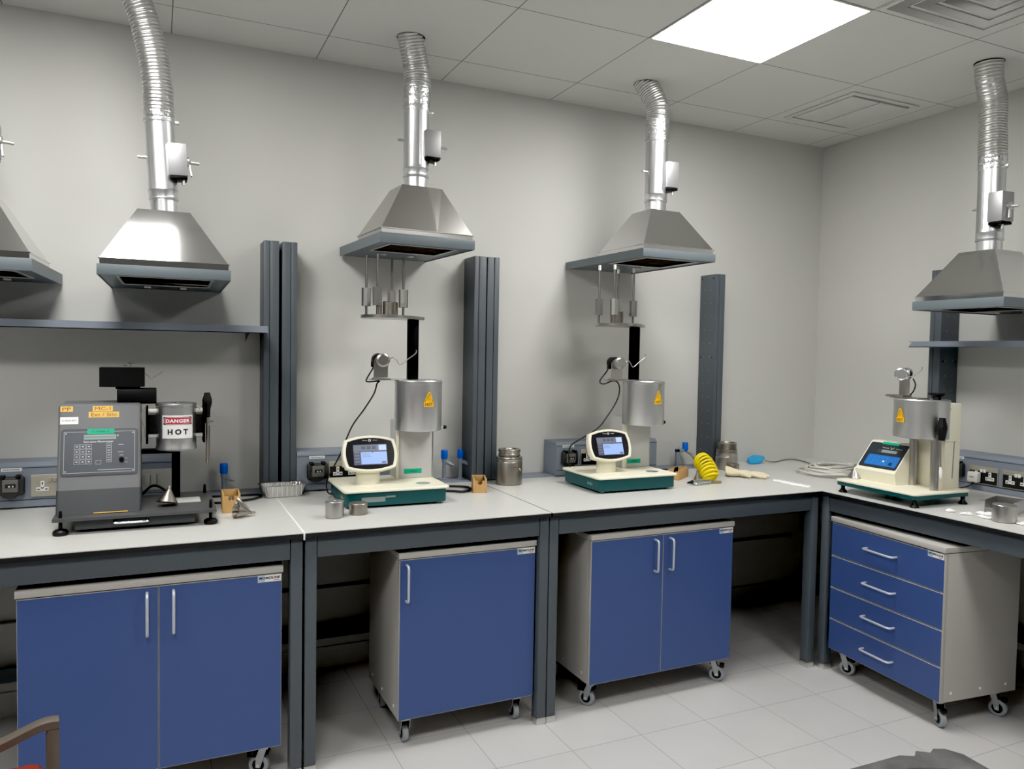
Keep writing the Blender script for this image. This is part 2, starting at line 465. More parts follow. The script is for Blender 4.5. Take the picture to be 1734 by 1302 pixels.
# ------------------------------------------------------------------ uprights on the wall
def upright(label, loc, rz=0.0, mirror=False, rivets=None):
    """local x 0..w across, y from 0 (wall) to -d (front)"""
    w, d, h = .065, .140, 1.960-(HB+.006)
    t = thing('wall_upright', label, 'upright', loc, rz, 'grey steel uprights behind the benches')
    k = .037 if mirror else .025
    b = MB(); b.box(.001, k-.0012, -d, -.001, 0, h, .0015); b.box(k+.0012, w-.001, -d, -.001, 0, h, .0015)
    b.box(.002, w-.002, -d+.006, -.001, 0, h-.002); b.build('post', STEEL_GREY, t)
    if rivets:
        fl = Matrix.Rotation(pi, 4, 'Z') if rivets < 0 else None
        sx = 0.001 if rivets < 0 else w-.001
        for i in range(13):
            z = h-.085-i*.0765
            if z < .05: break
            for y in (-.045, -.098):
                b = MB(); b.lathe([(0, 0), (.0045, 0), (.0045, .0012), (0, .002)], (sx, y, z), 'x', 8, mx=fl)
                b.build('bolt_head', M('bolt_light', (.20, .22, .22), .4, .3), t)
        for z in (h-.022, h-.47):
            for y in (-.02, -.115):
                b = MB(); b.lathe([(0, 0), (.005, 0), (.005, .0006), (0, .0006)], (sx, y, z), 'x', 8, mx=fl)
                b.build('fixing_hole', DARKHOLE, t)
    return t
ZP = HB+.0065
upright('grey wall upright carrying the left shelf end', (-2.246, -.001, ZP))
upright('grey wall upright just right of the shelf-end upright, by the foil tray', (-2.1695, -.001, ZP), mirror=True)
upright('grey wall upright left of a touching pair, behind the wooden box and steel pot', (-1.272, -.001, ZP))
upright('grey wall upright right of a touching pair, directly behind the steel pot', (-1.2035, -.001, ZP), mirror=True)
upright('single grey wall upright with rows of bolt heads near the room corner', (.197, -.001, ZP), rivets=-1)
upright('grey upright on the right wall behind the right shelf and hood', (XR-.001, -.880, ZP), -pi/2, rivets=1)

# ------------------------------------------------------------------ shelves
def shelf(name, label, loc, rz, length, depth, lipslope):
    t = thing(name, label, 'shelf', loc, rz)
    b = MB(); b.box(.0, length, -depth+.003, 0, .026, .030); b.build('tray', TRUNK, t)
    b = MB(); y0, y1 = -depth, -depth+.003
    a, c = lipslope
    b.prism([(a, y0, .030), (0, y0, 0), (length, y0, 0), (length-c, y0, .030)], [(a, y1, .030), (0, y1, 0), (length, y1, 0), (length-c, y1, .030)])
    b.box(0.004, length-.004, -depth, -depth+.02, 0, .003); b.build('front_lip', TRUNK, t)
    for x in (.05, length-.06):
        b = MB(); b.prism([(x, 0, .026), (x, -depth+.04, .026), (x, 0, -.03)], [(x+.003, 0, .026), (x+.003, -depth+.04, .026), (x+.003, 0, -.03)]); b.build('bracket', STEEL_GREY, t)
    return t
shelf('wall_shelf', 'long grey steel shelf on the wall above the dark grey extrusion tester', (-4.4, -.0015, 1.558), 0, 2.153, .300, (.0, .003))
shelf('wall_shelf', 'grey steel shelf on the right wall below the rightmost hood', (XR-.0015, -.868, 1.560), -pi/2, 1.5, .280, (.022, .0))

# ------------------------------------------------------------------ extraction hoods
def hood(label, loc, rz, D, hf, pv0, zt, tw, td, tu, tv, w=.42, mat=None, crease=.6):
    """local x across (0 = centre), -y = depth into the room; loc.z = underside of rim"""
    t = thing('extraction_hood', label, 'extraction hood', loc, rz, 'stainless extraction hoods')
    h = w/2; b = MB()
    b.box(-h, h, -D, -D+.003, 0, hf, .0008); b.box(-h, -h+.003, -D+.003, -.001, 0, hf); b.box(h-.003, h, -D+.003, -.001, 0, hf)
    b.box(-h+.003, h-.003, -D+.003, -.001, hf-.003, hf-.0005)
    b.build('rim', RIM_GREY, t)
    # underside sheet with the square inlet
    u0, u1, v0, v1 = -h+.06, h-.06, D-.055, pv0+.02
    b = MB()
    for q in ((-h+.003, h-.003, -pv0-.02, -.002), (-h+.003, h-.003, -D+.003, -v0), (-h+.003, u0, -v0, -v1), (u1, h-.003, -v0, -v1)):
        b.box(q[0], q[1], q[2], q[3], .004, .007)
    b.build('underside_sheet', RIM_GREY, t)
    b = MB()
    for q in ((u0-.006, u1+.006, -v1-.003, -v1+.007), (u0-.006, u1+.006, -v0-.007, -v0+.003), (u0-.006, u0+.004, -v0, -v1), (u1-.004, u1+.006, -v0, -v1)):
        b.box(q[0], q[1], q[2], q[3], .0005, .0045, .001)
    plabel(b.build('inlet_frame', ZINC, t), 'bright inlet frame')
    b = MB(); b.box(u0-.004, u1+.004, -v0-.004, -v1+.004, .016, .019)
    for k in range(6):
        y = -v0+(k+.5)*(v0-v1)/6
        b.box(u0, u1, y-.004, y+.004, .010, .016)
    plabel(b.build('filter', M('dark_brown_filter', (.035, .024, .017), .6), t), 'dark brown filter')  # filter sheet and slats in one dark brown
    for x in (-.07, .06):
        b = MB(); b.box(x-.012, x+.012, -pv0+.035, -pv0+.055, -.006, .005, .002); b.build('clip', ZINC, t)
    # canopy
    m = .008; X0, X1, Y0, Y1 = -h+m, h-m, -D+m, -pv0
    cr = .60; kk = crease   # slight crease in the front sheet
    R = lambda x0, x1, y0, y1, z, k=.0: [(x0, y0, z), (x0+(x1-x0)*cr, y0-k, z), (x1, y0, z), (x1, y1, z), (x0, y1, z)]
    b = MB(); hs = .018; e = .004
    top = R(tu-tw/2, tu+tw/2, -tv-td/2, -tv+td/2, zt, .006*kk)
    b.loft([R(X0, X1, Y0, Y1, hf), R(X0, X1, Y0, Y1, hf+hs), R(X0-e, X1+e, Y0-e, Y1+e, hf+hs), R(X0-e, X1+e, Y0-e, Y1+e, hf+hs+.003), R(X0+.001, X1-.001, Y0+.001, Y1-.001, hf+hs+.004, .004*kk), top], caps=(False, True))
    b.build('canopy', mat or STAIN, t, smooth=0)
    return t
H = dict(a=(-1.686, .072, 1.929, .562, .041, .248, .259, .179, .154, .005, .395),
         b=(-.488, .030, 1.942, .682, .037, .314, .245, .168, .153, .010, .475),
         c=(-2.622, -.018, 1.733, .690, .036, .250, .248, .172, .180, -.007, .470))
def hplace(k, label):
    x, a, z, D, hf, pv0, zt, tw, td, tu, tv = H[k]
    hood(label, (x, -.002, z), a, D, hf, pv0, zt, tw, td, tu, tv, mat=STAIN_SHADE if k == 'a' else None, crease={'a': .8, 'b': 0, 'c': 0}[k])
hplace('c', 'shiny stainless hood with glaring highlight above the left shelf')
hplace('a', 'shade-toned stainless hood above the tester with the single grey upright pair on each side')
hplace('b', 'stainless hood above the tester nearest the room corner on the back wall')
hood('stainless hood cut off by the left edge of the view', (-3.217, -.002, 1.738), -.05, .60, .042, .237, .26, .175, .18, -.006, .42)
hood('stainless hood on the right wall above the right shelf', (XR-.002, -1.344, 1.724), -pi/2+.011, .614, .040, .25, .26, .165, .185, 0, .392)

# ------------------------------------------------------------------ ducts above the hoods
def duct(label, loc, r, h1, h2, tape, flexpts, boxz, rz=0.0, tape2=None, rodz=None):
    """loc = middle of the hood top; h1 pipe top; tape (z0, z1); flexpts local path to the ceiling"""
    t = thing('exhaust_duct', label, 'duct', loc, rz, 'silver ducts from hoods to ceiling')
    b = MB(); b.lathe([(r-.004, 0), (r-.004, .048), (r+.0015, .050), (r+.0025, .054), (r, .058), (r, .082), (r+.002, .086), (r, .090), (r, h1)], seg=40)
    b.box(-.004, .004, -r-.0008, -r+.001, .1, h1-.02)
    b.build('pipe', GALV, t)
    b = MB(); pr = []
    n = 14
    for i in range(n+1):
        z = tape[0]+(tape[1]-tape[0])*i/n
        pr.append((r+.0022+(.0012 if i % 5 == 2 else 0)*1.0, z))
    b.lathe([(r-.001, tape[0]-.001)]+pr+[(r-.001, tape[1]+.001)], seg=40)
    plabel(b.build('tape_band', TAPE, t), 'crumpled silver tape band')
    path = smoothpath(flexpts, 26)
    L = [0]
    for p, q in zip(path, path[1:]): L.append(L[-1]+(q-p).length)
    tot = L[-1]; nr = max(40, int(tot/.0022)); pts = []; rad = []
    j = 0
    for i in range(nr+1):
        s = tot*i/nr
        while j < len(L)-2 and L[j+1] < s: j += 1
        f = (s-L[j])/max(1e-9, L[j+1]-L[j]); pts.append(path[j].lerp(path[j+1], f))
        ph = (s/.0125) % 1.0
        rad.append(r*1.0+(.0026 if ph < .25 else (0.0016 if ph < .5 else -.0003)) + .0012*sin(s*31))
    b = MB(); b.tube(pts, rad, 36); b.build('flexible_hose', FLEX, t, smooth=60)
    b = MB(); e = next(p for p in path if p.z >= ZC-loc[2]-.002); b.lathe([(r-.001, ZC-loc[2]-.0012), (r+.0055, ZC-loc[2]-.0012), (r+.0055, ZC-loc[2]-.0005), (r-.001, ZC-loc[2]-.0005)], (e.x, e.y, 0), seg=32)
    plabel(b.build('ceiling_gap_ring', DARKHOLE, t), 'dark gap at the ceiling')
    # damper box with its spindle
    z0, z1 = boxz; zm = (z0+z1)/2
    b = MB(); b.box(r*.45, r+.036, -r-.006, -r+.075, z0, z1, .002, m=0); b.box(r*.5, r+.034, -r-.004, -r+.07, z0-.012, z0-.001, .003, m=1); b.build('damper_box', [DAMP, BLACKM], t)
    b = MB(); b.cyl((-r-.028, 0, zm+.012), (-r+.004, 0, zm+.012), .0058, seg=10); b.build('spindle_end', ZINC, t)
    db = MB(); db.cyl((r+.03, -.015, zm), (r+.078, -.015, zm-.004), .0058, seg=10); db.build('spindle', ZINC, t)
    b = MB(); b.lathe([(0, 0), (.018, 0), (.018, .010), (.010, .014), (0, .014)], (r+.034, -.015, zm), 'x', 20)
    b.prism([(r+.040, -.024, zm-.004), (r+.040, -.010, zm+.004), (r+.046, -.020, zm-.055), (r+.046, -.034, zm-.052)], [(r+.045, -.024, zm-.004), (r+.045, -.010, zm+.004), (r+.051, -.020, zm-.055), (r+.051, -.034, zm-.052)])
    b.build('damper_lever', ZINC, t)
    b = MB(); b.cyl((r+.02, -.03, z0-.03), (r+.02, -.03, z0-.008), .006, seg=10); b.build('cable_gland', ZINC, t)
    b = MB(); zc_ = tape[0]+.008
    b.lathe([(r+.0035, zc_-.004), (r+.0045, zc_-.004), (r+.0045, zc_+.004), (r+.0035, zc_+.004)], seg=36); b.box(r+.002, r+.018, -.005, .005, zc_-.005, zc_+.005, .001); b.build('hose_clamp', ZINC, t)
    return t
z0 = 1.733+.248; duct('silver duct leaning left to the ceiling above the glaring hood', (-2.637, -.472, z0), .0494, .337, 0, (.327, .367),
    [(0, 0, .357), (.001, 0, .41), (.001, 0, .46), (-.009, 0, .577), (-.032, 0, .694), (-.052, .004, .763), (-.068, .006, ZC-z0+.03)], (.135, .25)).rotation_euler = (0, -.05, 0)
z0 = 1.929+.259; duct('silver duct with two tape bands above the shade-toned hood', (-1.652, -.394, z0), .0545, .33, 0, (.328, .43),
    [(0, 0, .42), (.002, 0, .46), (-.006, -.004, .52), (-.026, -.018, .58), (-.046, -.037, ZC-z0+.03)], (.135, .248))
z0 = 1.942+.245; duct('silver duct with sharp bend at the ceiling nearest the room corner', (-.464, -.474, z0), .0535, .34, 0, (.335, .44),
    [(0, 0, .43), (.002, 0, .47), (-.002, .006, .52), (-.02, .028, .575), (-.052, .058, ZC-z0+.03)], (.118, .24))
z0 = 1.738+.26; duct('silver duct at the left edge of the view, mostly out of frame', (-3.238, -.42, z0), .0505, .345, 0, (.335, .375),
    [(0, 0, .365), (-.01, 0, .45), (-.03, 0, .6), (-.05, .0, ZC-z0+.02)], (.135, .25))
z0 = 1.724+.26; duct('silver wavy duct above the hood on the right wall', (XR-.394, -1.344, z0), .055, .37, 0, (.366, .425),
    [(0, 0, .415), (-.004, .002, .47), (-.012, .008, .60), (-.01, .0, .68), (.0, -.045, .76), (.002, -.056, ZC-z0+.025)], (.125, .255), rz=-pi/2)

# ------------------------------------------------------------------ trunking with sockets
def trunking(label, loc, rz, L):
    """local x 0..L, y 0 (wall) to -.14, z 0 .. .172"""
    t = thing('socket_trunking', label, 'socket trunking', loc, rz, 'blue-grey dado trunking with sockets')
    h = .172
    P = [(0, 0), (-.14, 0), (-.14, h-.014), (-.126, h), (0, h)]
    b = MB(); b.prism([(0, y, z) for y, z in P], [(L, y, z) for y, z in P], m=0)
    b.box(.0015, L-.0015, -.1408, -.139, .026, .0288, m=1); b.box(.0015, L-.0015, -.1408, -.139, .150, .1525, m=1)
    b.box(-.0015, 0, -.138, -.002, .002, h-.016, m=0)
    b.build('casing', [TRUNK, TRUNK_GAP], t)
    return t
def isolator(t, x, z, tagx=None):
    y = -.1408
    b = MB(); b.box(x-.046, x+.046, y-.030, y, z-.036, z+.036, .010, m=0)
    b.lathe([(0, 0), (.038, 0), (.034, -.020), (0, -.020)], (x-.004, y-.012, z-.012), 'y', 24, m=0)
    o = b.build('isolator_switch', ISO, t)
    b = MB(); b.box(x-.026, x+.026, y-.036, y-.029, z-.022, z+.026, .004, m=0); b.box(x-.016, x+.018, y-.0368, y-.035, z-.004, z+.010, m=1); b.box(x-.006, x-.0, y-.0375, y-.036, z-.002, z+.004, m=2); b.box(x+.006, x+.011, y-.0375, y-.036, z-.002, z+.004, m=2)
    b.build('clear_flap', [ISOG, INK, SOCKW], o)
    b = MB(); b.box(x-.036, x-.018, y-.034, y-.004, z+.030, z+.042, .002); b.box(x+.016, x+.034, y-.034, y-.004, z+.030, z+.042, .002); b.build('hinge', BLACK, o)
    b = MB(); b.box(x-.034, x+.034, y-.0008, y, z+.0535, z+.066, m=0)
    for k in range(9): b.box(x-.028+k*.0062, x-.028+k*.0062+.0042, y-.0012, y-.0005, z+.057, z+.0625, m=1)
    plabel(b.build('paper_label', [WHITE, GREYINK], t), 'small white printed strip')
def socket(t, x, z, dark=False, single=False, plain=False):
    y = -.1408; w = .044 if single else .073
    base = SOCKM
    b = MB(); b.box(x-w, x+w, y-.006, y, z-.043, z+.043, .002, m=0)
    if dark: b.box(x-w+.004, x+w-.004, y-.0066, y-.005, z-.040, z+.020, m=1)
    o = b.build('socket_plate', [SOCKG if plain else base, INK], t)
    if plain:
        b = MB()
        for k in (-1, 0, 1): b.box(x+k*.024-.010, x+k*.024+.010, y-.009, y-.0055, z-.022, z+.022, .001)
        b.build('switch_rocker', SOCKG, o); return
    xs = (x,) if single else (x-.034, x+.034)
    for xx in xs:
        b = MB(); b.box(xx-.0065, xx+.0065, y-.0085, y-.005, z-.012, z+.018, .001, m=0); b.box(xx-.021, xx+.021, y-.0085, y-.005, z-.022, z-.006, .001, m=0)
        b.box(xx-.002, xx+.002, y-.0089, y-.008, z+.004, z+.013, m=1); b.box(xx-.017, xx-.009, y-.0089, y-.008, z-.016, z-.012, m=1); b.box(xx+.009, xx+.017, y-.0089, y-.008, z-.016, z-.012, m=1)
        b.build('socket_outlet', [SOCKW, INK], o)
    if not single:
        for k in (-.008, .008):
            b = MB(); b.box(x+k-.006, x+k+.006, y-.010, y-.005, z+.014, z+.030, .001, m=0 if not dark else 1); b.build('switch_rocker', [SOCKM if not dark else SOCKW, SOCKW], o)
t = trunking('long blue-grey socket trunking behind the dark grey extrusion tester', (-4.2, -.0015, .8695), 0, 1.592)
isolator(t, 1.032, .086); socket(t, 1.168, .081); socket(t, 1.523, .083, plain=True); socket(t, .75, .081)
t = trunking('blue-grey socket trunking behind the tester beside the foil tray', (-2.102, -.0015, .8695), 0, .46)
isolator(t, .086, .086); socket(t, .212, .083, dark=True)
t = trunking('blue-grey socket trunking behind the tester nearest the corner on the back wall', (-.803, -.0015, .8695), 0, .62)
isolator(t, .068, .090); socket(t, .212, .090, dark=True)
t = trunking('blue-grey socket trunking on the right wall under the right shelf', (XR-.0015, -1.00, .8645), -pi/2, 1.2)
isolator(t, .062, .088); socket(t, .200, .076, dark=True); socket(t, .365, .076, dark=True); socket(t, .62, .076, dark=True)
# ------------------------------------------------------------------ rolling cabinets
def bar_handle(b, p0, p1, out):
    """bent bar handle between two fixing points, standing off by vector out"""
    p0, p1, o = Vector(p0), Vector(p1), Vector(out); d = (p1-p0).normalized()*.012
    pts = [p0, p0+o*.55, p0+o*.88+d*.25, p0+o+d, p1+o-d, p1+o*.88-d*.25, p1+o*.55, p1]
    b.tube(pts, .0048, 10)
def caster(t, x, y, ang, brake=True):
    mx = Matrix.Translation((x, y, 0)) @ Matrix.Rotation(ang, 4, 'Z')
    R_ = .0345; off_ = .018
    b = MB()
    b.box(-.026, .026, -.022, .022, .108, .1125, mx=mx)
    b.lathe([(0, .092), (.017, .092), (.018, .108), (0, .108)], seg=16, mx=mx)
    for s in (-1, 1):
        A = [(off_-.008, s*.0155, R_-.008), (off_+.008, s*.0155, R_-.008), (off_+.007, s*.0155, .062), (.012, s*.0155, .098), (-.013, s*.0155, .098), (-.004, s*.0155, .07)]
        b.prism([mx @ Vector(p) for p in A], [mx @ Vector((p[0], p[1]+s*.002, p[2])) for p in A])
    b.box(-.016, .012, -.0155, .0155, .092, .098, mx=mx)
    c = b.build('caster', CASTZ, t)
    b = MB(); mw = mx @ Matrix.Translation((off_, 0, R_))
    b.lathe([(.020, -.011), (R_-.003, -.011), (R_, -.008), (R_, .008), (R_-.003, .011), (.020, .011)], axis='y', seg=28, mx=mw, m=0)
    b.lathe([(0, -.0125), (.021, -.012), (.021, .012), (0, .0125)], axis='y', seg=24, mx=mw, m=1)
    b.lathe([(0, -.0185), (.006, -.0185), (.006, .0185), (0, .0185)], axis='y', seg=12, mx=mw, m=2)
    plabel(b.build('wheel', [WHEELG, BLACK, ZINC], c), 'grey rubber wheel with black hub')
    if brake:
        b = MB(); b.box(-.030, .0, -.014, .014, .072, .086, .004, mx=mx @ Matrix.Rotation(radians(12), 4, 'Y')); b.box(off_+.012, off_+.034, -.012, .012, .066, .084, .004, mx=mx)
        b.build('brake_lever', BLACK, c)
def name_label(t, x0, x1, z0, z1, y):
    b = MB(); w = x1-x0; h = z1-z0; cx = (x0+x1)/2; cz = (z0+z1)/2
    f = front(cx, y, cz)
    b.box(x0, x1, y-.0007, y, z0, z1, m=0)
    add_grid(b, -w/2+.001, -w/2+.3*w, -h/2+.001, h/2-.001, off(f, .0009), m=1)
    add_grid(b, w*.18, w*.40, -h*.36, -h*.24, off(f, .0009), m=2)
    lp = b.build('name_label', [WHITE, M('label_pale_blue', (.42, .56, .66), .5), M('label_red', (.6, .12, .1), .5)], t)
    b = MB(); add_text(b, 'MOMOLINE', 1, lambda p, q: off(f, .0013)(p, q+h*.10), bold=.03, width=w*.92, height=h*.36, shear=.25); plabel(b.build('lettering', INK, lp, smooth=0), 'black slanted lettering')
def cabinet(label, loc, rz, w, doors=None, handles=(), cast=(0, 0, 0, 0), D=.424, hleft=None):
    """origin = front left corner on the floor; local y = depth"""
    t = thing('rolling_cabinet', label, 'cabinet', loc, rz, 'blue-fronted rolling cabinets')
    zb, zt = .115, .748
    b = MB(); b.box(0, w, .020, D, zb, .7225, .002)
    b.box(.0, .018, .004, .0205, zb, .7225, .001); b.box(w-.018, w, .004, .0205, zb, .7225, .001)
    b.build('carcass', CAB, t)
    b = MB(); b.box(-.004, w+.004, -.004, D+.003, .7255, zt, .002); b.box(.006, w-.006, .012, D, .7225, .7255); b.build('top_panel', CAB, t)
    g = .0022
    def fronts(name, x0, x1, z0, z1, h0, h1):
        b = MB(); b.box(x0+.001, x1-.001, .0005, .0195, z0, z1, .0008, m=0); b.box(x0+g, x1-g, -.0002, .002, z0+g, z1-g, m=1)
        o = b.build(name, [CAB, BLUE], t)
        b = MB(); bar_handle(b, h0, h1, (0, -.030, 0)); plabel(b.build('handle', HANDLE, o, smooth=60), 'pale grey bar handle')
    if doors is not None:
        xs = [0]+list(doors)+[w]
        for i in range(len(xs)-1):
            hx = handles[i]; fronts('door', xs[i], xs[i+1], zb, .7215, (hx, 0, .566), (hx, 0, .702))
    else:
        zs = [.115, .262, .412, .564, .7215]
        for i in range(4):
            zc = (zs[i]+zs[i+1])/2+(.004 if i < 3 else .006)
            fronts('drawer', 0, w, zs[i]+.002, zs[i+1]-.002, (w*.5-.082-.01, 0, zc), (w*.5+.082-.01, 0, zc))
    name_label(t, w-.080, w-.003, .697, .7205, -.0004)
    for (x, y), a in zip(((.045, .055), (w-.05, .055), (.045, D-.06), (w-.05, D-.06)), cast): caster(t, x, y, a)
    for y in (.06, D*.52, D-.06):
        for x, s in ((0, -1), (w, 1)):
            b = MB(); b.lathe([(0, 0), (.0065, 0), (.0055, .0018), (0, .0022)], (x, y, .15), 'x', 12, mx=Matrix.Rotation(pi, 4, 'Z') if s < 0 else None); b.build('screw_cap', WHITE, t)
    return t
cabinet('large two-door blue cabinet on casters under the bench at the left', (-3.051, -.887, 0), 0, .779, doors=(.392,), handles=(.358, .436), cast=(1.2, 2.75, .6, .6))
cabinet('single-door blue cabinet on casters with its handle near the left edge', (-1.850, -.879, 0), .006, .563, doors=(), handles=(.026,), cast=(pi/2, pi/2, 1.4, 1.8))
cabinet('two-door blue cabinet on casters beside the open knee space', (-1.034, -.889, 0), .009, .752, doors=(.363,), handles=(.318, .398), cast=(2.2, -.75, .7, .9))
cabinet('four-drawer blue cabinet on casters under the bench at the right', (.245, -.964, 0), -pi/2-.093, .618, cast=(.5, -.4, .9, .4))

# ------------------------------------------------------------------ the two testers with touch screens
def hot_sticker(par, fn, s=1.0):
    """orange warning triangle with HOT; fn(x, y, lift)"""
    w, h = .046*s, .062*s
    b = MB()
    def outl(k):
        P = []
        P += [(-w/2*k, -h/2*k), (w/2*k, -h/2*k), (w/2*k, -h*.18*k), (w*.10*k, h/2*k), (-w*.10*k, h/2*k), (-w/2*k, -h*.18*k)]
        return P
    def poly(P, o, m):
        b.m = m; n = len(P)
        # fan so that the sheet can bend round the furnace
        c = (sum(p[0] for p in P)/n, sum(p[1] for p in P)/n)
        cv = b.bm.verts.new(fn(c[0], c[1], o)); vs = [b.bm.verts.new(fn(p[0], p[1], o)) for p in P]
        for i in range(n):
            f = b.bm.faces.new((cv, vs[i], vs[(i+1) % n])); f.material_index = m
    P = outl(1.0)
    def ytop(x):
        a = abs(x)
        return h/2 if a <= w*.10 else h/2-(a-w*.10)/(w*.40)*h*.68
    N_ = 12; b.m = 0
    for i in range(N_):
        xa, xb = -w/2+w*i/N_, -w/2+w*(i+1)/N_
        vs = [b.bm.verts.new(fn(p, q, .0012)) for p, q in ((xa, -h/2), (xb, -h/2), (xb, ytop(xb)), (xa, ytop(xa)))]
        f = b.bm.faces.new(vs); f.material_index = 0
    T = [(0, h*.40), (w*.40, -h*.14), (-w*.40, -h*.14)]
    for i in range(3):
        p, q = Vector(T[i]), Vector(T[(i+1) % 3]); d = (q-p).normalized(); nn = Vector((-d.y, d.x))*.0013*s
        b.m = 1; vs = [b.bm.verts.new(fn(v.x, v.y, .0016)) for v in (p-nn, q-nn, q+nn, p+nn)]; f = b.bm.faces.new(vs); f.material_index = 1
    for k in (-1, 0, 1):
        for j in range(4):
            x = k*w*.11; y0 = -h*.09+j*h*.072; sx = w*.03*(1 if j % 2 else -1)
            vs = [b.bm.verts.new(fn(xx, yy, .0016)) for xx, yy in ((x-sx-.0006, y0), (x-sx+.0006, y0), (x+sx+.0006, y0+h*.072), (x+sx-.0006, y0+h*.072))]; f = b.bm.faces.new(vs); f.material_index = 1
    o = b.build('hot_sticker', [YELH, REDO], par, smooth=0); plabel(o, 'orange-yellow warning triangle sticker reading HOT')
    b = MB(); add_text(b, 'HOT', 1, lambda x, y: fn(x, y-h*.33, .0017), bold=.03, width=w*.74, height=h*.19); b.build('lettering', REDO, o, smooth=0)

def oct_block(b, x, y, z0, z1, r, a):
    P = []
    for k in range(8):
        t = a+pi/8+k*pi/4; rr = r*(1.0 if True else 1); P.append((x+rr*cos(t), y+rr*sin(t)))
    b.prism([(p[0], p[1], z0) for p in P], [(p[0], p[1], z1) for p in P])

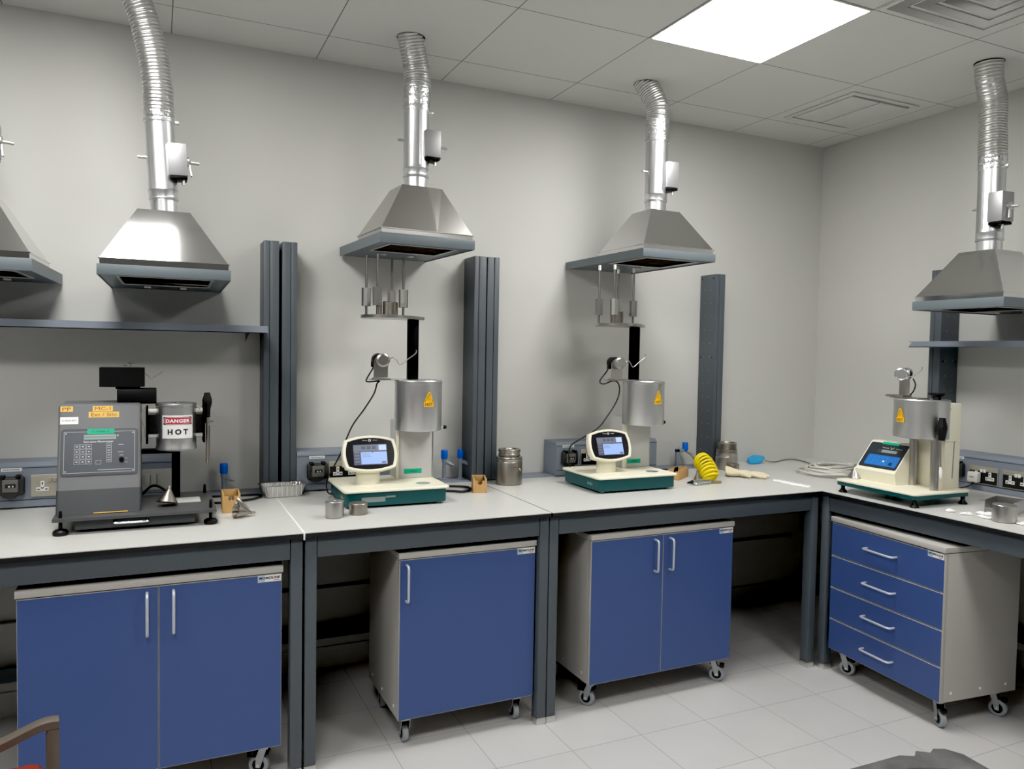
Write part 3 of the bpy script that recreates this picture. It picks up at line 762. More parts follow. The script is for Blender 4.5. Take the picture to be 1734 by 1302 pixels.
def tester(label, loc, rz, rods, weights, cable, stickaz, white_caps, green_dx, dark_tape, strip_w):
    t = thing('melt_flow_tester', label, 'lab tester', loc, rz, 'touch-screen melt flow testers')
    hw, hd = .221, .1775
    b = MB()
    P = rrect(-hw+.012, hw-.012, -hd+.012, hd-.012, .012)
    b.loft([[(x*.985, y*.985, .008) for x, y in P], [(x, y, .012) for x, y in P], [(x, y, .066) for x, y in P]]); b.build('base_box', TEAL, t)
    b = MB()
    P = rrect(-hw, hw, -hd, hd, .02); Q = rrect(-hw+.003, hw-.003, -hd+.003, hd-.003, .018)
    b.loft([[(x, y, .064) for x, y in Q], [(x, y, .066) for x, y in P], [(x, y, .0715) for x, y in P], [(x, y, .0748) for x, y in Q]])
    R_ = rrect(-.16, -.01, -.115, -.035, .012, 3); b.prism([(x, y, .0745) for x, y in R_], [(x, y, .0765) for x, y in R_])
    b.build('top_plate', CREAM, t)
    for x in (-.18, .18):
        for y in (-.14, .14):
            b = MB(); b.lathe([(0, 0), (.011, 0), (.011, .007), (.007, .011), (0, .011)], (x, y, 0), seg=14); b.build('foot', M('foot_grey', (.35, .35, .34), .5), t)
    b = MB(); f = front(-.10, -hd+.012, .034)
    add_grid(b, -.048, .048, -.010, .010, off(f, .0006)); b.box(-.05, -.01, -hd+.0113, -hd+.012, .039, .046)
    if dark_tape: plabel(b.build('front_label', LCD, t), 'small grey label on the teal front')
    else: b.bm.free()
    # marks on the left side of the base
    b = MB()
    for k in range(4):
        y = -.10+k*.012; b.box(-hw+.0113, -hw+.0122, y-.003, y+.003, .030, .038+.004*(k % 2))
    b.build('side_marks', M('print_pale', (.25, .42, .42), .5), t)
    b = MB(); b.lathe([(0, .0752), (.029, .0752), (.031, .0762), (.031, .0750)], (.131, -.088, 0), seg=28); plabel(b.build('round_mirror', MIRROR, t), 'round mirror set in the top plate')
    # column
    b = MB(); b.box(.055, .216, .055, .172, .0745, .328, .006); b.build('column', PALE, t)
    b = MB(); b.box(.050, .050+strip_w, .046, .0555, .0745, .300, .002); b.build('column_strip', CREAM, t)
    b = MB(); b.cyl((.222, .07, .0745), (.222, .07, .29), .004, seg=8); b.build('guide_rod', STEEL, t)
    b = MB(); f = front(.128+green_dx, .055, .106); add_grid(b, -.040, .040, -.0105, .0105, off(f, .0008), m=0); o = b.build('green_label', GREEN, t)
    b = MB(); add_text(b, 'I-1046-2', 1, lambda p, q: f(p, q, .0012), bold=.02, width=.034, height=.008); b.build('lettering', GREENINK, o, smooth=0)
    # furnace
    fx, fy, fr = .132, 0.0, .101
    b = MB(); b.lathe([(.03, .2935), (fr-.006, .2935), (fr-.002, .295), (fr, .299), (fr, .494), (fr+.0008, .495), (fr+.0008, .504), (fr-.002, .508), (fr-.022, .509), (fr-.024, .5075), (.02, .5075), (.012, .500)], (fx, fy, 0), seg=64); b.build('furnace', ALU, t)
    hot_sticker(t, wrapcyl(fx, fy, .430, fr, stickaz))
    b = MB(); b.cyl((fx+fr-.01, fy-.01, .303), (fx+fr+.012, fy-.012, .303), .003, seg=8, m=0); b.ball((fx+fr+.017, fy-.012, .303), .0088, 16, m=1); b.build('die_lever', [STEEL, BLACK], t)
    # mast and weight turntable
    px, py = .130, .085
    b = MB(); b.box(px-.023, px+.023, py-.016, py+.016, .30, .768, .003); b.build('mast', BLACKM, t)
    cx, cy, cr = px-.133, py-.05, .108; er = .050
    pts = [(cx+cr*cos(k*2*pi/48), cy+cr*sin(k*2*pi/48)) for k in range(48)]+[(px+er*cos(k*2*pi/24), py+er*sin(k*2*pi/24)) for k in range(24)]
    pts = sorted(set((round(a, 6), round(c, 6)) for a, c in pts))
    def half(ps):
        h = []
        for p in ps:
            while len(h) > 1 and (h[-1][0]-h[-2][0])*(p[1]-h[-2][1])-(h[-1][1]-h[-2][1])*(p[0]-h[-2][0]) <= 0: h.pop()
            h.append(p)
        return h[:-1]
    hull = half(pts)+half(pts[::-1])
    b = MB(); b.loft([[(x, y, .768) for x, y in hull], [(x, y, .7705) for x, y in hull], [(x, y, .781) for x, y in hull]]); b.build('weight_table', STEEL, t)
    for i, (x, y) in enumerate(rods):
        ro = MB(); ro.cyl((x, y, .781), (x, y, 1.030), .0052, seg=12)
        r_ = ro.build('lifting_rod', RODS, t)
        b = MB(); oct_block(b, x, y, .818, .893, .0195, .3+i*.5)
        for z in (.832, .879):
            for k in range(3):
                a = .3+i*.5+k*pi*2/3-pi/2
                b.cyl((x+.0175*cos(a), y+.0175*sin(a), z), (x+.0195*cos(a), y+.0195*sin(a), z), .0036, seg=8)
        b.build('rod_clamp', STEEL, r_)
        if white_caps:
            b = MB(); b.lathe([(0, 1.030), (.0068, 1.030), (.0068, 1.052), (0, 1.054)], (x, y, 0), seg=12); b.build('white_cap', CERAM, r_)
    for x, y, r, h in weights:
        b = MB(); b.lathe([(0, .781), (r, .781), (r, .781+h-.002), (r-.002, .781+h), (.004, .781+h), (.004, .781+h-.004), (0, .781+h-.004)], (x, y, 0), seg=24); b.build('weight', STEELD, t)
    # encoder on its arm
    ex, ey, ez = -.040, -.022, .592
    b = MB(); b.box(ex-.036, .075, -.032, .030, .5075, .5125, .001); b.build('encoder_arm', STEEL, t)
    b = MB(); b.box(ex-.030, ex+.030, ey-.004, ey, .5125, ez-.010, 0)
    A = [(ex+.030*cos(k*pi/16), ez-.010+.030*sin(k*pi/16)) for k in range(17)]
    b.prism([(x, ey-.004, z) for x, z in A], [(x, ey, z) for x, z in A]); b.box(ex-.032, ex+.040, ey-.020, ey+.022, .5125, .5185, .001)
    b.build('encoder_bracket', STEEL, t)
    b = MB(); b.lathe([(0, -.034), (.022, -.034), (.026, -.031), (.029, -.030), (.029, -.020), (.025, -.018), (.025, -.004), (0, -.004)], (ex+.003, ey, ez), 'y', 32)
    for k in range(4): b.cyl((ex+.003+.017*cos(k*pi/2+.6), ey-.033, ez+.017*sin(k*pi/2+.6)), (ex+.003+.017*cos(k*pi/2+.6), ey-.0365, ez+.017*sin(k*pi/2+.6)), .003, seg=8)
    en = b.build('encoder_wheel', STEEL, t)
    b = MB(); b.tube(smoothpath([(ex+.030, ey-.026, ez+.006), (ex+.049, ey-.026, ez+.011), (ex+.060, ey-.026, ez+.002), (ex+.077, ey-.026, ez-.018), (ex+.11, ey-.026, ez+.006), (ex+.143, ey-.026, ez+.030), (ex+.146, ey-.026, ez+.045)], 5), .0021, 9); plabel(b.build('lever_wire', STEEL, en, smooth=60), 'thin bent wire lever')
    b = MB(); b.lathe([(0, .001), (.027, .001), (.028, .006), (.028, .040), (.024, .046), (0, .046)], (ex-.003, ey, ez), 'y', 28); b.box(ex-.035, ex-.02, ey+.012, ey+.032, ez-.03, ez-.005, .003); b.build('encoder_body', BLACK, t)
    b = MB(); b.tube(smoothpath(cable, 8), .0034, 8); plabel(b.build('encoder_cable', RUBBER, t, smooth=60), 'black cable')
    # touch-screen head
    mx0, my0, mz0 = -.089, -.060, .206
    tilt = radians(20)
    def ms(x, z, d=0.0):   # x across, z up the face, d behind the face
        return Vector((mx0+x, my0+z*sin(tilt)+d*cos(tilt), mz0+z*cos(tilt)-d*sin(tilt)))
    def outline(kx, kz, ox=.0, oz=.0, n=8, rr=.0):
        hx, hz = .104*kx, .0595*kz; bt, bs = .0175*kz, .0115*kx
        P = []
        for k in range(n): s = -1+2*k/n; P.append((hx*s, -hz-bt*(1-s*s)))
        for k in range(n): s = -1+2*k/n; P.append((hx+bs*(1-s*s), hz*s))
        for k in range(n): s = -1+2*k/n; P.append((-hx*s, hz+bt*(1-s*s)))
        for k in range(n): s = -1+2*k/n; P.append((-hx-bs*(1-s*s), -hz*s))
        return [(a+ox, c+oz) for a, c in P]
    b = MB()
    b.loft([[ms(x, z, .0025) for x, z in outline(.875, .855)], [ms(x, z, -.001) for x, z in outline(.89, .875)], [ms(x, z, -.001) for x, z in outline(.975, .97)], [ms(x, z, .003) for x, z in outline(1, 1)],
            [ms(x, z, .026) for x, z in outline(1.0, 1.0)], [ms(x, z, .050) for x, z in outline(.86, .80)], [ms(x, z, .066) for x, z in outline(.6, .55)]], caps=(False, True))
    hd_ = b.build('screen_head', CREAM, t, smooth=50)
    b = MB(); b.face([ms(x, z, .002) for x, z in outline(.885, .87)])
    plabel(b.build('screen_bezel', GLASSB, hd_, smooth=0), 'glossy black bezel')
    sw, sh = .070, .043
    def sr(b, x0, x1, z0, z1, d, m): b.face([ms(x0, z0-.004, d), ms(x1, z0-.004, d), ms(x1, z1-.004, d), ms(x0, z1-.004, d)], m)
    b = MB()
    sr(b, -sw, sw, -sh, sh, .0014, 0); sr(b, -sw, sw, sh-.028, sh-.003, .0011, 3)
    sr(b, sw-.034, sw-.002, sh-.026, sh-.003, .0008, 2); sr(b, -.040, sw-.001, -sh+.003, sh-.032, .0009, 1)
    for k in range(3): sr(b, -.036+k*.022, -.020+k*.022, sh-.020, sh-.008, .0008, 0)
    for k in range(4): sr(b, -sw+.004, -.046, sh-.036-k*.013, sh-.030-k*.013, .0009, 3)
    for k in range(3): sr(b, -.034, -.005+k*.004, sh-.040-k*.006, sh-.0385-k*.006, .0006, 3)
    sr(b, sw-.024, sw-.006, -sh+.005, -sh+.013, .0006, 3); sr(b, .006, .012, sh-.035, sh-.028, .0006, 0)
    plabel(b.build('touch_screen', [SCR0, SCR1, SCR2, SCR3], hd_, smooth=0), 'lit blue touch screen')
    b = MB()
    fl = lambda dx: (lambda p, q: ms(p+dx, q+.0565, .0012))
    add_text(b, 'Tinius', 1, fl(-.021), bold=.01, width=.021, height=.0042); add_text(b, 'Olsen', 1, fl(.023), bold=.01, width=.019, height=.0042)
    for k in range(16):
        a0, a1 = k*pi/8, (k+1)*pi/8
        b.face([ms(.0+.0062*cos(a0), .0565+.0055*sin(a0), .0012), ms(.0062*cos(a1), .0565+.0055*sin(a1), .0012), ms(.0036*cos(a1), .0565+.0032*sin(a1), .0012), ms(.0036*cos(a0), .0565+.0032*sin(a0), .0012)])
    b.build('maker_name', M('print_white', (.62, .60, .60), .5), hd_, smooth=0)
    b = MB()
    E_ = [(.05*cos(k*2*pi/32), .032*sin(k*2*pi/32)) for k in range(32)]
    sx, sy = -.092, -.032
    b.loft([[(sx+x*1.08, sy+y*1.05, .0745) for x, y in E_], [(sx+x*1.02, sy+y, .080) for x, y in E_], [(sx+x, sy+y*.95, .118) for x, y in E_], [(sx+x*1.0, sy+y*.9+.004, .150) for x, y in E_]]); b.build('pedestal', CREAM, t)
    return t
cA = [(-.052, .03, .575), (-.062, .03, .553), (-.090, .02, .508), (-.082, .01, .500), (-.040, .0, .503), (-.050, -.002, .492), (-.062, .0, .45), (-.10, .01, .385), (-.15, .02, .31), (-.19, .04, .20), (-.215, .08, .13), (-.235, .11, .07), (-.232, .10, .025), (-.205, .08, .018)]
tester('touch-screen melt tester beside the two loose steel cylinders', (-1.773, -.429, HB+.0012), -.014,
       [(-.091, .03), (-.064, -.05), (.040, .11), (.069, .03)], [(-.015, -.03, .021, .056), (-.055, -.035, .010, .042), (-.03, .05, .012, .05), (.042, .06, .012, .06)], cA, .16, False, .0, True, .012)
cB = [(-.052, .03, .575), (-.060, .03, .553), (-.105, .02, .505), (-.095, .0, .492), (-.045, -.005, .507), (-.02, -.008, .495), (-.010, -.006, .46), (-.022, -.002, .41), (-.065, .006, .34), (-.11, .02, .28), (-.17, .06, .23), (-.21, .10, .19), (-.20, .14, .13), (-.18, .16, .075)]
tester('touch-screen melt tester to the left of the yellow coiled hose', (-.639, -.472, HB+.0012), 0.0,
       [(-.119, .02), (-.079, -.05), (.031, .09), (.074, .02)], [(-.045, .0, .020, .056), (.0, .05, .020, .056), (.045, .07, .006, .062), (-.068, -.04, .008, .03)], cB, .17, True, -.006, False, .024)
# ------------------------------------------------------------------ older tester on the right bench
t = thing('melt_flow_tester', 'cream older melt tester with blue keypad on the right bench, on four black feet', 'lab tester', (.434, -1.174, HB+.0012), -pi/2-.034)
b = MB(); P = rrect(-.216, .216, -.172, .172, .02); b.prism([(x, y, .034) for x, y in P], [(x, y, .053) for x, y in P]); b.build('base_box', TEAL, t)
b = MB(); P = rrect(-.219, .219, -.1755, .1755, .022); Q = rrect(-.216, .216, -.1725, .1725, .02)
b.loft([[(x, y, .052) for x, y in P], [(x, y, .058) for x, y in P], [(x, y, .0605) for x, y in Q]]); b.build('top_plate', CREAM, t)
for x, y in ((-.192, -.148), (.197, -.148), (.205, .14), (-.192, .14)):
    b = MB(); b.lathe([(0, 0), (.019, 0), (.019, .004), (.011, .013), (.008, .020), (.0095, .024), (.0095, .034), (0, .034)], (x, y, 0), seg=18); b.build('levelling_foot', BLACK, t)
b = MB(); b.lathe([(0, .002), (.020, .002), (.020, .012), (.008, .020), (.008, .034), (0, .034)], (.0, -.02, 0), seg=14); b.build('drive_stub', TEAL, t)
# column behind
b = MB(); b.box(-.012, .158, .075, .174, .060, .440, .003); b.build('column', CREAM, t)
b = MB(); b.lathe([(0, 0), (.004, 0), (.004, .0015), (0, .0015)], (.158, .10, .415), 'x', 10); b.build('column_screw', STEEL, t)
# steel legs and furnace
for x, y in ((.028, .040), (.170, .000)):
    b = MB(); b.lathe([(0, .060), (.0175, .060), (.0175, .290), (0, .290)], (x, y, 0), seg=28); b.build('steel_leg', STEEL, t)
fx, fy, fr = .070, .030, .114
b = MB(); b.lathe([(.02, .2835), (fr-.006, .2835), (fr-.0015, .285), (fr, .290), (fr-.001, .440), (fr+.001, .4405), (fr+.001, .452), (fr-.002, .456), (.02, .4565), (.012, .448)], (fx, fy, 0), seg=64); b.build('furnace', ALU, t)
hot_sticker(t, wrapcyl(fx, fy, .384, fr, radians(-8)), 1.0)
b = MB(); b.lathe([(0, .456), (.016, .456), (.018, .470), (.034, .480), (.034, .486), (0, .487)], (fx+.060, fy+.018, 0), seg=24); b.build('black_cap', BLACK, t)
b = MB(); b.box(-.050, .10, -.03, .04, .4565, .461, .001); b.build('encoder_arm', STEELD, t)
ex, ez = -.020, .565
b = MB(); b.box(ex-.018, ex+.036, .012, .016, .461, ez+.026, .002); b.box(ex-.055, ex+.040, -.03, .026, .461, .471, .001); b.build('encoder_bracket', STEEL, t)
b = MB(); mx = Matrix.Rotation(radians(35), 4, 'Z')
b.lathe([(0, -.050), (.020, -.050), (.024, -.046), (.0275, -.044), (.0275, -.030), (.022, -.026), (.022, -.004), (0, -.004)], (ex-.004, .01, ez), 'y', 30, mx=mx)
en = b.build('encoder_wheel', CHROME, t)
b = MB(); b.tube(smoothpath([(ex+.05, -.01, ez-.012), (ex+.075, -.012, ez-.006), (ex+.103, -.014, ez+.010), (ex+.118, -.014, ez+.022), (ex+.120, -.014, ez+.036)], 5), .0021, 9); plabel(b.build('lever_wire', STEEL, en, smooth=60), 'thin bent wire lever')
b = MB(); mx2 = Matrix.Rotation(radians(35), 4, 'Z')
b.lathe([(0, .001), (.029, .001), (.029, .016), (.026, .020), (0, .020)], (ex+.006, .018, ez-.002), 'y', 28, m=0, mx=mx2); b.lathe([(0, .020), (.028, .020), (.030, .024), (.030, .036), (0, .036)], (ex+.006, .018, ez+.002), 'y', 28, m=1, mx=mx2); b.build('encoder_body', [BLACK, ALU], t)
b = MB(); b.tube(smoothpath([(ex+.04, .03, ez-.02), (ex+.055, .028, ez-.045), (ex+.050, .024, ez-.075), (ex+.035, .02, ez-.095)], 6), .0032, 8); plabel(b.build('encoder_cable', RUBBER, t), 'black cable')
# hooked wire and tools
b = MB(); b.tube(smoothpath([(-.0, .062, .245), (.004, .060, .222), (-.004, .058, .205), (-.012, .056, .19), (-.014, .056, .176)], 5), .004, 8); plabel(b.build('white_lead', CREAM, t), 'short white lead')
b = MB(); b.lathe([(0, 0), (.013, 0), (.017, .02), (.022, .050), (.022, .062), (.014, .090), (.0135, .098), (0, .099)], (.205, -.008, .284), seg=8); b.build('black_grip', BLACK, t)
b = MB(); b.cyl((.125, -.055, .280), (.245, .045, .286), .0024, seg=8); b.build('hanger_wire', STEELD, t)
b = MB(); b.cyl((.195, -.002, .278), (.200, -.002, .165), .0030, seg=8, m=0); b.tube([(.200, -.002, .168), (.2015, -.002, .150), (.2025, -.002, .130), (.203, -.002, .118)], [.004, .0075, .0075, .003], 10, m=1); plabel(b.build('brush', [STEELD, WHITE], t), 'hanging steel brush with white tip')
b = MB(); b.cyl((.232, .036, .285), (.226, .038, .12), .0022, seg=8); b.build('push_rod', STEELD, t)
# control console
mx = Matrix.Translation((-.190, -.066, 0)) @ Matrix.Rotation(radians(2), 4, 'Z')
W_ = .215
prof = [(.0, .0605), (-.010, .112), (-.004, .121), (.095, .238), (.104, .243), (.145, .243), (.145, .0605)]
b = MB(); b.prism([mx @ Vector((0, y, z)) for y, z in prof], [mx @ Vector((W_, y, z)) for y, z in prof]); co = b.build('console', CREAM, t)
s0, s1 = Vector((0, -.004, .121)), Vector((0, .095, .238)); sv = (s1-s0).normalized(); sn = Vector((0, -sv.z, sv.y)); SL = (s1-s0).length
def cp(x, s, o=0.0): return mx @ (s0 + Vector((x, 0, 0)) + sv*s + sn*o)
b = MB(); P = rrect(.006, W_-.006, .006, SL-.004, .008); b.prism([cp(x, s, 0) for x, s in P], [cp(x, s, .0012) for x, s in P]); plabel(b.build('fascia', NAVY, co), 'dark blue-black front panel')
b = MB()
add_grid(b, .062, .170, .092, .112, lambda x, s: cp(x, s, .0017), m=1); add_grid(b, .085, .165, .095, .110, lambda x, s: cp(x, s, .0022), m=0)
plabel(b.build('display', [LCD, M('display_frame', (.045, .055, .06), .4)], co, smooth=0), 'grey display window')
b = MB(); P = rrect(.030, W_-.016, .020, .079, .006); b.prism([cp(x, s, .001) for x, s in P], [cp(x, s, .002) for x, s in P], m=0)
for r_ in range(3):
    for c_ in range(5): add_grid(b, .040+c_*.022, .055+c_*.022, .026+r_*.017, .038+r_*.017, lambda x, s: cp(x, s, .0023), m=1)
b.face([cp(.118, .042, .0026), cp(.132, .042, .0026), cp(.125, .054, .0026)], m=2)
add_grid(b, .158, .176, .028, .044, lambda x, s: cp(x, s, .0026), m=3)
plabel(b.build('keypad', [KEYBLUE, M('key_blue', (.02, .19, .56), .4), WHITE, NAVY], co), 'bright blue keypad')
b = MB(); g = M('print_cream', (.60, .55, .40), .5)
add_text(b, 'Tinius', 1, lambda p, q: cp(.095+p, .1225+q, .0018), bold=.02, width=.036, height=.006); add_text(b, 'Olsen', 1, lambda p, q: cp(.168+p, .1225+q, .0018), bold=.02, width=.034, height=.006)
for a, c in (((.121, .128), (.130, .1165)), ((.139, .128), (.130, .1165))):
    b.face([cp(a[0]-.002, a[1], .0018), cp(c[0]-.002, c[1], .0018), cp(c[0]+.002, c[1], .0018), cp(a[0]+.002, a[1], .0018)])
b.build('maker_name', g, co, smooth=0)
b = MB(); b.box(.07, .155, .105, .116, .243, .2438, m=0, mx=mx); b.prism([cp(.066, SL-.011, .0014), cp(.156, SL-.011, .0014), cp(.156, SL+.002, .0022), cp(.066, SL+.002, .0022)], [cp(.066, SL-.011, .002), cp(.156, SL-.011, .002), cp(.156, SL+.002, .0028), cp(.066, SL+.002, .0028)], m=0)
plabel(b.build('green_label', GREEN, co), 'green label on the console top edge')

# ------------------------------------------------------------------ dark grey extrusion tester at the left
OX, OY = -2.72, -.50
t = thing('extrusion_tester', 'dark grey extrusion tester with DANGER HOT furnace and yellow PP label', 'lab tester', (OX, OY, HB))
def w2(x, y, z): return Vector((x-OX, y-OY, z-HB))
MX = Matrix.Translation((-OX, -OY, -HB))
b = MB(); b.box(-2.978, -2.470, -.690, -.315, .910, .921, .0015, mx=MX); b.build('base_plate', PLATE, t)
for x, y, top in ((-2.955, -.668, .944), (-2.488, -.655, .950), (-2.952, -.345, .93), (-2.492, -.345, .955)):
    b = MB(); c = w2(x, y, HB)
    b.lathe([(0, 0), (.021, 0), (.0235, .004), (.0235, .012), (.018, .018), (.008, .020), (.006, .022), (.0055, top-HB-.010), (.0045, top-HB), (0, top-HB)], c, seg=20)
    b.build('levelling_foot', BLACK, t)
b = MB(); b.box(-2.915, -2.540, -.662, -.36, .874, .909, .003, m=0, mx=MX); dr = b.build('under_drawer', MGD, t)
b = MB(); b.tube(smoothpath([w2(-2.795, -.662, .893), w2(-2.787, -.676, .893), w2(-2.70, -.678, .893), w2(-2.692, -.662, .893)], 5), .0045, 8); plabel(b.build('handle', CHROME, dr), 'bright handle')
b = MB(); b.box(-2.60, -2.515, -.53, -.43, .9212, .9226, mx=MX); plabel(b.build('tray_plate', M('pale_sheet', (.55, .55, .53), .4), t), 'pale sheet on the base plate')
# wedge shaped housing
yf = lambda z: -.640+.112*(z-.921)/.369
def sl(x, z, o=0.0): return w2(x, yf(z)-o*.957, z+o*.29)
def rr_(z0, z1, x0, x1, name, mat, r=.010):
    b = MB(); rings = []
    for z in (z0, z1):
        P = rrect(x0, x1, yf(z), -.325, r, 4); rings.append([w2(x, y, z) for x, y in P])
    if z1 > 1.2:
        z = z1+.006; P = rrect(x0+.006, x1-.006, yf(z)+.006, -.331, r, 4); rings.append([w2(x, y, z) for x, y in P])
    b.loft(rings); return b.build(name, mat, t)
rr_(.9213, 1.002, -2.973, -2.715, 'lower_housing', MGD); rr_(1.0022, 1.284, -2.972, -2.716, 'housing', MG)
b = MB(); b.prism([sl(-2.86, .923, .001), sl(-2.755, .923, .001), sl(-2.755, .926, .001), sl(-2.86, .926, .001)], [sl(-2.86, .923, .003), sl(-2.755, .923, .003), sl(-2.755, .926, .003), sl(-2.86, .926, .003)]); plabel(b.build('tape_strip', YEL, t), 'thin yellow tape strip')
# control panel on the slope
b = MB(); P = rrect(-2.962, -2.724, 1.048, 1.204, .010); b.prism([sl(x, z, 0) for x, z in P], [sl(x, z, .003) for x, z in P]); b.build('panel_surround', MGD, t)
b = MB(); P = rrect(-2.957, -2.729, 1.053, 1.199, .008); b.prism([sl(x, z, .002) for x, z in P], [sl(x, z, .0036) for x, z in P]); pn = b.build('control_panel', PANEL, t)
E = lambda x0, x1, z0, z1, bb, o=.0040, m=0: add_grid(bb, x0, x1, z0, z1, lambda x, z: sl(x, z, o), m=m)
b = MB()
x0, x1, z0, z1 = -2.953, -2.734, 1.057, 1.195
for q in ((x0, x1, z0, z0+.0012), (x0, x1, z1-.0012, z1), (x0, x0+.0012, z0, z1), (x1-.0012, x1, z0, z1)): E(*q, b)
for x in (x0+.006, x1-.006):
    for z in (z0+.006, z1-.006): E(x-.002, x+.002, z-.002, z+.002, b)
for i in range(3):
    for j in range(4):
        x = -2.922+i*.0185; z = 1.137-j*.0170
        for q in ((x, x+.0165, z, z+.0008), (x, x+.0165, z+.0142, z+.015), (x, x+.0008, z, z+.015), (x+.0157, x+.0165, z, z+.015)): E(*q, b)
        E(x+.005, x+.0115, z+.006, z+.0095, b)
for j in range(4):
    x, z = -2.823, 1.140-j*.0165
    for q in ((x, x+.0155, z, z+.0008), (x, x+.0155, z+.0142, z+.015), (x, x+.0008, z, z+.015), (x+.0147, x+.0155, z, z+.015)): E(*q, b)
    E(x+.003, x+.0125, z+.006, z+.0085, b)
x, z = -2.856, 1.084
for q in ((x, x+.0165, z, z+.0008), (x, x+.0165, z+.0127, z+.0135), (x, x+.0008, z, z+.0135), (x+.0157, x+.0165, z, z+.0135)): E(*q, b)
for q in ((-2.787, -2.770, 1.148, 1.1495), (-2.788, -2.770, 1.123, 1.1245), (-2.783, -2.770, 1.112, 1.1135), (-2.765, -2.757, 1.101, 1.102), (-2.765, -2.757, 1.088, 1.089), (-2.85, -2.745, 1.065, 1.0665)): E(*q, b)
E(-2.790, -2.786, 1.178, 1.182, b)
b.build('printed_markings', LINE, pn, smooth=0)
b = MB(); add_text(b, 'Extrusion Plastometer', 1, lambda p, q: sl(-2.847+p, 1.1605+q, .0042), bold=.03, width=.092, height=.0062); b.build('lettering', LINE, pn, smooth=0)
b = MB(); E(-2.893, -2.793, 1.168, 1.184, b, .0042, 0); E(-2.891, -2.795, 1.1735, 1.1785, b, .0045, 1); plabel(b.build('display', [LCD, LCDBAR], pn, smooth=0), 'pale display strip')
b = MB(); c = sl(-2.776, 1.0985, .004); b.lathe([(0, 0), (.0085, 0), (.0075, -.009), (0, -.010)], c, 'y', 18); b.build('dial_knob', BLACK, pn)
def tape(x0, x1, z0, z1, s, mat, ink, wd, o=.0008, hh=None, nm='tape_label', lbl=None):
    b = MB(); b.prism([sl(x0, z0, 0), sl(x1, z0, 0), sl(x1, z1, 0), sl(x0, z1, 0)], [sl(x0, z0, o), sl(x1, z0, o), sl(x1, z1, o), sl(x0, z1, o)]); ob = b.build(nm, mat, t)
    if lbl: plabel(ob, lbl)
    b = MB(); add_text(b, s, 1, lambda p, q: sl((x0+x1)/2+p, (z0+z1)/2+q, o+.0005), bold=.0, width=(x1-x0)*wd, height=(z1-z0)*(hh or .62)); b.build('lettering', ink, ob, smooth=0)
tape(-2.966, -2.928, 1.2645, 1.2825, 'PP', YEL, BROWN, .70, lbl='yellow label reading PP')
tape(-2.868, -2.805, 1.2645, 1.2835, 'MC-1', YEL, BROWN, .78, lbl='yellow label reading MC-1')
tape(-2.880, -2.785, 1.2435, 1.2630, 'Ext / Silo', YEL, BROWN, .84, lbl='yellow label reading Ext / Silo')
tape(-2.966, -2.911, 1.222, 1.2465, 'C 0039-807', WHITE, GREYINK, .80, hh=.22, nm='paper_label', lbl='white paper label')
tape(-2.883, -2.799, 1.186, 1.2035, 'I-1046-2', GREEN, GREENINK, .62, .0046, hh=.36, nm='green_label', lbl='green tape label')
# black boxes on top
b = MB(); b.box(-2.795, -2.664, -.47, -.36, 1.288, 1.3395, .004, mx=MX); b.build('lower_black_box', BLACK, t)
b = MB()
A = [(-2.852, -.420), (-2.852, -.455), (-2.815, -.466), (-2.777, -.470), (-2.738, -.466), (-2.704, -.455), (-2.704, -.36), (-2.852, -.36)]
b.loft([[w2(x, y, 1.347) for x, y in A], [w2(x, y, 1.417) for x, y in A]]); b.box(-2.80, -2.72, -.45, -.37, 1.339, 1.3475, mx=MX); b.build('upper_black_box', BLACK, t)
for x, h, r in ((-2.768, .010, .004), (-2.750, .019, .0045)):
    b = MB(); c = w2(x, -.43, 1.417); b.lathe([(0, 0), (r*.45, 0), (r*.45, h*.7), (r*1.9, h*.72), (r*1.9, h), (0, h)], c, seg=12); b.build('thumb_screw', STEELD, t)
b = MB(); b.tube(smoothpath([w2(-2.704, -.45, 1.397), w2(-2.690, -.45, 1.386), w2(-2.683, -.45, 1.377), w2(-2.664, -.45, 1.388), w2(-2.650, -.45, 1.398), w2(-2.646, -.45, 1.405)], 4), .0020, 9); plabel(b.build('lever_wire', STEELD, t, smooth=60), 'thin bent wire lever')
# furnace
fx, fy, fr = -2.597-OX, -.470-OY, .0715
b = MB(); b.lathe([(.02, 1.1135-HB), (fr-.003, 1.1135-HB), (fr, 1.117-HB), (fr, 1.124-HB), (fr-.002, 1.130-HB), (fr-.002, 1.155-HB), (fr-.002, 1.276-HB), (fr, 1.278-HB), (fr, 1.284-HB), (fr-.004, 1.288-HB), (.02, 1.2885-HB), (.012, 1.28-HB)], (fx, fy, 0), seg=56); b.build('furnace', ALU, t)
wc = wrapcyl(fx, fy, 1.2035-HB, fr, radians(3))
b = MB(); add_grid(b, -.0555, .0555, -.0425, .0425, lambda x, z: wc(x, z, .0008), 16, 1, m=0)
add_grid(b, -.051, .051, .008, .0365, lambda x, z: wc(x, z, .0012), 16, 1, m=1)
def pill(hw_, hh_, z0_, o, m, n=10):
    b.m = m; P = [(hw_-hh_+hh_*cos(a), z0_+hh_*sin(a)) for a in [(-.5+k/n)*pi for k in range(n+1)]]+[(-hw_+hh_+hh_*cos(a), z0_+hh_*sin(a)) for a in [(.5+k/n)*pi for k in range(n+1)]]
    xs = 14
    add_grid(b, -hw_+hh_, hw_-hh_, z0_-hh_, z0_+hh_, lambda x, z: wc(x, z, o), xs, 1, m)
    for s in (1, -1):
        cv = b.bm.verts.new(wc(s*(hw_-hh_), z0_, o)); vs = [b.bm.verts.new(wc(s*(hw_-hh_+hh_*cos(a)), z0_+hh_*sin(a), o)) for a in [(-.5+k/n)*pi for k in range(n+1)]]
        for i in range(n): f = b.bm.faces.new((cv, vs[i], vs[i+1])); f.material_index = m
